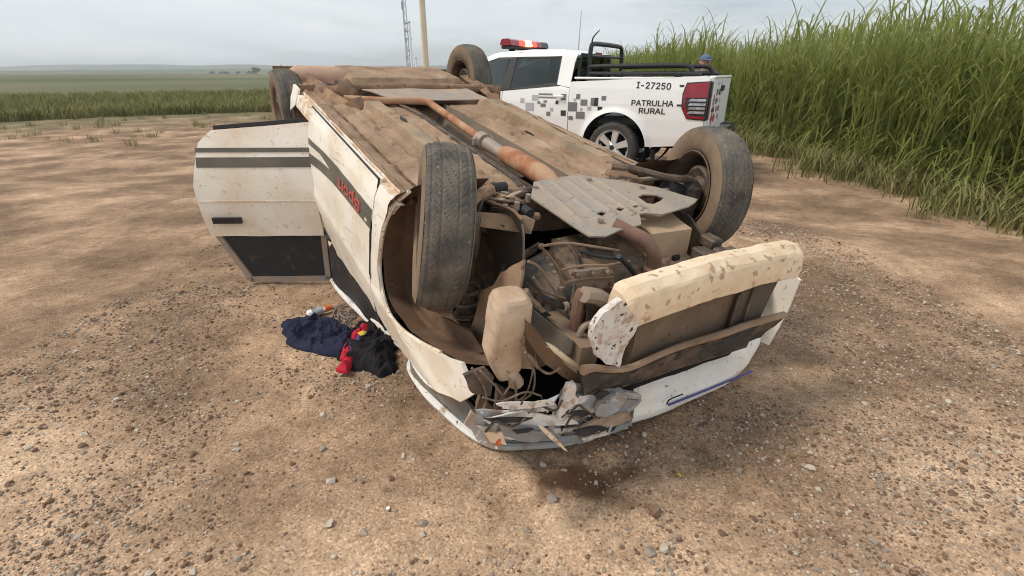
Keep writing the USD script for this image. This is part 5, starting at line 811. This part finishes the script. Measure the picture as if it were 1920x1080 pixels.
P('reflector', slab([(0.665, 0.358, 0.607), (0.665, 0.277, 0.600), (0.665, 0.217, 0.625), (0.665, 0.225, 0.648), (0.665, 0.296, 0.658), (0.665, 0.373, 0.638)], .008, .02, .01, 12), m_glassy, parent=HL)
bw = revolve([(.0, .012), (-.012, .03), (-.006, .045), (.02, .062), (.03, .064), (.02, .058), (-.002, .045), (-.006, .03), (.004, .012)], 24); bw.vertices = np.c_[bw.vertices[:, 1]*.8, bw.vertices[:, 0], bw.vertices[:, 2]*.75] + np.array([(0.668, 0.377, 0.564), (0.668, 0.377, 0.564)][0]); P('reflector_bowl', crumple(bw, .009, 22), m_broken, parent=HL)
P('bulb', tube([np.array([(0.660, 0.377, 0.572), (0.660, 0.377, 0.572)][0]), np.array([(0.700, 0.410, 0.525), (0.700, 0.410, 0.525)][0])], [.010, .008], 10, 0), m_glassy, parent=HL)
for q in ([(0.670, 0.529, 0.550), (0.670, 0.503, 0.527), (0.670, 0.462, 0.569), (0.670, 0.402, 0.633)], [(0.675, 0.544, 0.597), (0.675, 0.520, 0.561), (0.675, 0.454, 0.615)], [(0.670, 0.697, 0.474), (0.670, 0.663, 0.457), (0.670, 0.597, 0.508), (0.670, 0.575, 0.474)], [(0.675, 0.836, 0.478), (0.675, 0.806, 0.451), (0.675, 0.750, 0.498), (0.675, 0.707, 0.486)]): P('wire', tube(q, .004, 6, 6), m_dark)
P('bulb_hole', slab([(0.672, 0.447, 0.503), (0.672, 0.430, 0.494), (0.672, 0.391, 0.510), (0.672, 0.375, 0.533), (0.672, 0.405, 0.539), (0.672, 0.435, 0.524)], .006, 0), m_black, parent=HL)
P('lamp_cover', slab([(0.672, 0.406, 0.621), (0.672, 0.252, 0.660), (0.672, 0.221, 0.728), (0.672, 0.415, 0.678), (0.672, 0.474, 0.664), (0.672, 0.469, 0.636)], .010, .025, .012, 12), look('tan_lamp_cover', (.36, .26, .185), (.22, .17, .13), .45, 12., .1, .6), parent=HL)
for k, (pl, mt) in enumerate((([(0.640, 0.846, 0.426), (0.640, 0.733, 0.463), (0.640, 0.577, 0.505), (0.640, 0.558, 0.543), (0.640, 0.682, 0.508), (0.640, 0.836, 0.459)], m_broken), ([(0.655, 0.819, 0.452), (0.655, 0.694, 0.488), (0.655, 0.509, 0.590), (0.655, 0.475, 0.631), (0.655, 0.655, 0.564), (0.655, 0.800, 0.486)], m_bwhite), ([(0.650, 0.857, 0.462), (0.650, 0.730, 0.533), (0.650, 0.538, 0.637), (0.650, 0.422, 0.671), (0.650, 0.388, 0.713), (0.650, 0.576, 0.661), (0.650, 0.782, 0.552)], m_flaky), ([(0.665, 0.788, 0.490), (0.665, 0.644, 0.555), (0.665, 0.564, 0.646), (0.665, 0.653, 0.621), (0.665, 0.756, 0.545)], m_glassy), ([(0.670, 0.575, 0.631), (0.670, 0.408, 0.699), (0.670, 0.230, 0.726), (0.670, 0.218, 0.748), (0.670, 0.397, 0.741), (0.670, 0.543, 0.687)], m_glassy), ([(0.645, 0.874, 0.398), (0.645, 0.829, 0.470), (0.645, 0.776, 0.583), (0.645, 0.832, 0.532), (0.645, 0.890, 0.441)], m_broken), ([(0.660, 0.837, 0.472), (0.660, 0.783, 0.510), (0.660, 0.757, 0.586), (0.660, 0.814, 0.543)], m_beam))):
    P('lens_shard', slab(pl, .005, .022, .020, 11, 11+k), mt, smooth=12)
for k, pl in enumerate(([(0.668, 0.844, 0.431), (0.668, 0.750, 0.465), (0.668, 0.673, 0.505), (0.668, 0.700, 0.505), (0.668, 0.809, 0.460)], [(0.672, 0.746, 0.516), (0.672, 0.669, 0.547), (0.672, 0.686, 0.554), (0.672, 0.729, 0.538)], [(0.672, 0.553, 0.540), (0.672, 0.499, 0.550), (0.672, 0.436, 0.593), (0.672, 0.492, 0.584)], [(0.680, 0.511, 0.623), (0.680, 0.404, 0.654), (0.680, 0.347, 0.695), (0.680, 0.456, 0.672)], [(0.672, 0.412, 0.689), (0.672, 0.311, 0.712), (0.672, 0.238, 0.739), (0.672, 0.329, 0.736)])): P('dark_gap', slab(pl, .004, .02, .006, 16, k), m_black)  # black sheets painting the shade in openings between the shards
for k, pl in enumerate(([(0.675, 0.460, 0.688), (0.675, 0.336, 0.718), (0.675, 0.240, 0.740), (0.675, 0.229, 0.759), (0.675, 0.356, 0.735), (0.675, 0.443, 0.712)], [(0.675, 0.698, 0.550), (0.675, 0.606, 0.586), (0.675, 0.559, 0.624), (0.675, 0.623, 0.601)], [(0.670, 0.809, 0.388), (0.670, 0.713, 0.419), (0.670, 0.628, 0.447), (0.670, 0.604, 0.474), (0.670, 0.701, 0.445), (0.670, 0.790, 0.414)])): P('lens_shard', slab(pl, .004, .02, .010, 16, 40+k), m_flaky if k != 1 else m_glassy, smooth=12)
P('splintered_trim', slab([(0.700, 0.675, 0.507), (0.700, 0.658, 0.517), (0.700, 0.594, 0.599), (0.700, 0.537, 0.680), (0.700, 0.557, 0.662), (0.700, 0.629, 0.577)], .010, .02, .006, 12), m_beam, 'long splinter of trim sticking out over the ground')
P('indicator_lens', crumple(subdiv(cbox([(0.660, 0.779, 0.563), (0.660, 0.779, 0.563)][0], (.014, .016, .024), .004), .01), .004, 20), m_orange)
r3 = np.random.default_rng(3)
for k in range(34):
    q = np.array([(.60, .66, .60), (.66, .30, .74)])[0] + np.array([.05, -.42, .13])*r3.random() + r3.normal(size=3)*[.02, .02, .035]
    m = slab([q + r3.normal(size=3)*.026 for _ in range(4)], .005, 0); P('fragment', m, [m_flaky, m_broken, m_dark, m_glassy, m_liner, m_chrome][r3.integers(0, 6)])

# ---------------------------------------------------------------- clothes and litter by the door
def cloth(outline, h, seed, sub=.010, fold=34., dirv=(1, .4)):
    pg = Polygon(outline).buffer(.012).segmentize(.025); pg = Polygon([(a + .022*(meshkit.noise(np.array([a*22, b*22, seed]), seed)-.5)*2, b + .022*(meshkit.noise(np.array([a*22, b*22, seed+.5]), seed+3)-.5)*2) for a, b in (max(pg.geoms, key=lambda g: g.area) if hasattr(pg, 'geoms') else pg).exterior.coords]).buffer(0); pg = max(pg.geoms, key=lambda g: g.area) if hasattr(pg, 'geoms') else pg; m = subdiv(trimesh.creation.extrude_polygon(pg, .004, engine='earcut'), sub); v = m.vertices; top = v[:, 2] > .002
    d = np.array([pg.exterior.distance(Point(a)) for a in v[:, :2]]); p = np.c_[v[:, :2], 0*d]
    ph = (v[:, 0]*dirv[0] + v[:, 1]*dirv[1])*fold + 5*meshkit.fbm(p*6, 3, seed)
    rd = (1-np.abs(2*meshkit.fbm(p*np.array([9, 9, 1]) + 2*meshkit.noise(p*5, seed)[:, None], 3, seed+1)-1))**3; rd2 = (1-np.abs(2*meshkit.fbm(p*21, 2, seed+4)-1))**4; z = h*np.clip(d/.035, 0, 1)**.5*(.10 + .35*meshkit.fbm(p*5, 2, seed+7) + .50*rd + .16*rd2) + .005
    v[:, 2] = gz(v[:, 0], v[:, 1]) + np.where(top, z, -.002); v[:, :2] += (.012*np.sin(v[:, ::-1][:, 1:]*60 + seed))*0
    m.vertices = v; return m
solo('trousers', cloth([(-1.335, 2.574), (-1.276, 2.615), (-1.179, 2.629), (-0.993, 2.528), (-0.886, 2.396), (-0.863, 2.205), (-0.976, 2.226), (-1.148, 2.292), (-1.235, 2.349)], .075, 3), m_navy, 'crumpled navy trousers on the gravel beside the wreck', 'clothing', smooth=True)
jk = thing('jacket', (*[(-0.763, 2.248), (-0.763, 2.248)][0], 0.), 'black jacket with red sleeve stripes crumpled beside the wreck', 'clothing')
part(jk, 'body', cloth([(-0.885, 2.495), (-0.805, 2.521), (-0.663, 2.372), (-0.601, 2.205), (-0.583, 2.046), (-0.644, 2.018), (-0.711, 2.056), (-0.812, 2.084), (-0.888, 2.164), (-0.887, 2.332)], .085, 8), m_blackcl, smooth=True)
for o, mt, h in (([(-0.839, 2.478), (-0.814, 2.453), (-0.824, 2.297), (-0.836, 2.177), (-0.842, 2.116), (-0.870, 2.136), (-0.870, 2.241), (-0.856, 2.367)], m_redcl, .055), ([(-0.829, 2.122), (-0.792, 2.107), (-0.790, 2.063), (-0.815, 2.025), (-0.841, 2.035), (-0.841, 2.082)], m_redcl, .05), ([(-0.844, 2.296), (-0.828, 2.319), (-0.827, 2.218), (-0.838, 2.165), (-0.857, 2.191)], m_bluecl, .06), ([(-0.831, 2.361), (-0.795, 2.391), (-0.793, 2.319), (-0.819, 2.308)], m_yellow, .07)):
    m = cloth(o, h, 12); m.vertices[:, 2] += .028; part(jk, 'trim', m, mt, smooth=True)
bt = thing('plastic_bottle', (*[(-1.169, 2.672), (-1.169, 2.672)][0], 0.), 'small white bottle with an orange cap lying above the navy trousers', 'bottle')
b0, b1 = [np.array([*p, float(gz(p[0], p[1])) + .03]) for p in [(-1.230, 2.636), (-1.158, 2.686)]]
dd = (b1-b0)/np.linalg.norm(b1-b0)
part(bt, 'bottle_body', tube([b0, b0+dd*.01, b1-dd*.02, b1, b1+dd*.02], [.015, .027, .027, .016, .012], 14, 0), m_twhite); part(bt, 'cap', tube([b1+dd*.02, b1+dd*.06], [.020, .018], 14, 0), m_orange)
part(bt, 'label', tube([b0+dd*.03, b0+dd*.09], .0278, 14, 0), m_lampclear)
for k, (x, y) in enumerate([(-1.114, 2.723), (-1.025, 2.629), (-0.999, 2.701), (-1.035, 2.581), (-0.970, 2.534)]):
    q = np.array([x, y, float(gz(x, y))]); r4 = np.random.default_rng(60+k)
    solo('dry_twig', cat_([tube([q + r4.normal(size=3)*[.04, .06, .012] + [0, 0, .012] for _ in range(4)], .005, 5, 4) for _ in range(3)]), m_twig, 'small tangle of dry grey twigs on the gravel near the clothes', 'twigs', 'dry twigs near the clothes')

# ---------------------------------------------------------------- stones: the larger ones singly, the gravel as one mass
def stone(seed, s, flat=.65):
    r = np.random.default_rng(seed); q = r.normal(size=(15, 3)); q /= np.linalg.norm(q, axis=1)[:, None]; h = hull(q*[1, .78, flat]*(.8+.3*r.random((15, 1)))); a = r.random()*6.28
    h.vertices = h.vertices @ np.array([[math.cos(a), math.sin(a), 0], [-math.sin(a), math.cos(a), 0], [0, 0, 1]])*s; return h
special = (([(0.138, 1.263), (0.138, 1.263)][0], .026, m_stone2, 'flat grey stone at the front edge of the dark oil stain'), ([(-0.424, 1.237), (-0.424, 1.237)][0], .011, m_bwhite, 'tiny bright white chip alone on smooth dirt'), ([(-0.602, 1.170), (-0.602, 1.170)][0], .022, m_stone, 'pale rounded stone at the lower left, above its smaller twin'), ([(-0.653, 1.350), (-0.653, 1.350)][0], .024, m_stone, 'pale blocky stone in the left gravel, taller than wide'),
    ([(-0.418, 1.477), (-0.418, 1.477)][0], .018, m_stone, 'small pale stone below the bent white bonnet edge'), ([(0.480, 1.209), (0.480, 1.209)][0], .03, m_stone3, 'dark brown clod right of the oil stain'), ([(0.616, 1.386), (0.616, 1.386)][0], .012, m_yellow, 'small yellow chip on the ground at right'), ([(0.472, 1.071), (0.472, 1.071)][0], .024, m_stone, 'pale stone near the lower right corner, beside a grey one'), ([(0.429, 1.066), (0.429, 1.066)][0], .026, m_stone2, 'round grey stone near the lower right corner'), ([(-0.483, 1.139), (-0.483, 1.139)][0], .022, m_stone, 'upright pale stone in the lower left with a shadow beside it'),
    ([(0.194, 1.413), (0.194, 1.413)][0], .014, m_stone, 'small whitish stone inside the oil stain'), ([(0.284, 1.449), (0.284, 1.449)][0], .02, m_stone2, 'grey stone at the upper edge of the oil stain'), ([(-0.746, 1.521), (-0.746, 1.521)][0], .02, m_stone2, 'grey stone in the gravel at left, level with the bumper corner'), ([(0.340, 1.305), (0.340, 1.305)][0], .02, m_stone3, 'brown stone on the right side of the oil stain'))
for k, ((x, y), s, mt, lab) in enumerate(special):
    m = stone(500+k, s); m.vertices += [x, y, float(gz(x, y)) + s*.22]; solo('stone', m, mt, lab, 'stone', smooth=False)
r5 = np.random.default_rng(21); cnt = 0
while cnt < 64:
    x, y = r5.uniform(-1.9, 1.9), r5.uniform(.85, 3.4)
    if r5.random() > .25 + .75*(meshkit.noise(np.array([x*2.1, y*2.1, 0]), 5) > .5): continue
    if x > -.35 and y > 1.5 + .25*abs(x): continue
    s = .010 + .014*r5.random()**2.2; m = stone(900+cnt, s); m.vertices += [x, y, float(gz(x, y)) + s*.2]; kk = r5.integers(0, 4)
    solo('stone', m, [m_stone, m_stone2, m_stone3, m_stone][kk], ['pale angular stone scattered on the dirt', 'grey angular stone scattered on the dirt', 'brown angular stone scattered on the dirt', 'pale angular stone scattered on the dirt'][kk], 'stone', ['pale loose stones', 'grey loose stones', 'brown loose stones', 'pale loose stones'][kk], smooth=False); cnt += 1
GI = UsdGeom.PointInstancer.Define(stage, '/World/gravel'); UsdGeom.Scope.Define(stage, '/World/gravel/stones')
for k in range(9):
    p = usdkit.mesh(stage, '/World/gravel/stones/pebble_%03d' % k, stone(70+k, 1.), [m_stone, m_stone2, m_stone3][k % 3]); GI.GetPrototypesRel().AddTarget(p.GetPath())
n = 250000; x = r5.uniform(-2.6, 2.9, n); y = .45 + 6.*r5.random(n)**1.9; p = np.stack([x, y, 0*x], -1)
dens = np.clip((meshkit.fbm(p*1.5, 4, 11)-.40)*5, .06, 1)*np.where(x < -.25, 1., np.where(y > 1.3, 1., np.where(x > .45, .9, .4))); keep = (r5.random(n) < dens); x, y = x[keep], y[keep]; n = len(x)
s = (.0020 + .0080*r5.random(n)**3.6)*(1+.9*(r5.random(n) < .05)); GP = np.c_[x, y, gz(x, y) + s*.15]
pr = np.where(r5.random(n) < .5, 2, np.where(r5.random(n) < .6, 1, 0)) + 3*r5.integers(0, 3, n)
GI.CreatePositionsAttr(Vt.Vec3fArray.FromNumpy(GP.astype(np.float32))); GI.CreateScalesAttr(Vt.Vec3fArray.FromNumpy(np.repeat(s[:, None], 3, 1).astype(np.float32))); an = r5.random(n)*6.283
GI.CreateOrientationsAttr(Vt.QuathArray([Gf.Quath(math.cos(a/2), 0, 0, math.sin(a/2)) for a in an])); GI.CreateProtoIndicesAttr(Vt.IntArray(pr.tolist()))
tag(GI.GetPrim(), 'loose fine gravel and grit strewn over the dirt', 'gravel', kind='stuff')

# ---------------------------------------------------------------- thin haze over the fields
m_haze = usdkit.material(stage, '/World/Looks/thin_haze', {'v': ('principled_volume', {'color': (.86, .90, .94), 'density': .00042, 'anisotropy': .2})}, [], volume='v.volume')
hz = trimesh.creation.box((9000, 9000, 62)); hz.vertices += [0, 1500, 28.]
solo('haze', hz, m_haze, 'thin pale haze over the far fields', kind='stuff', smooth=False)
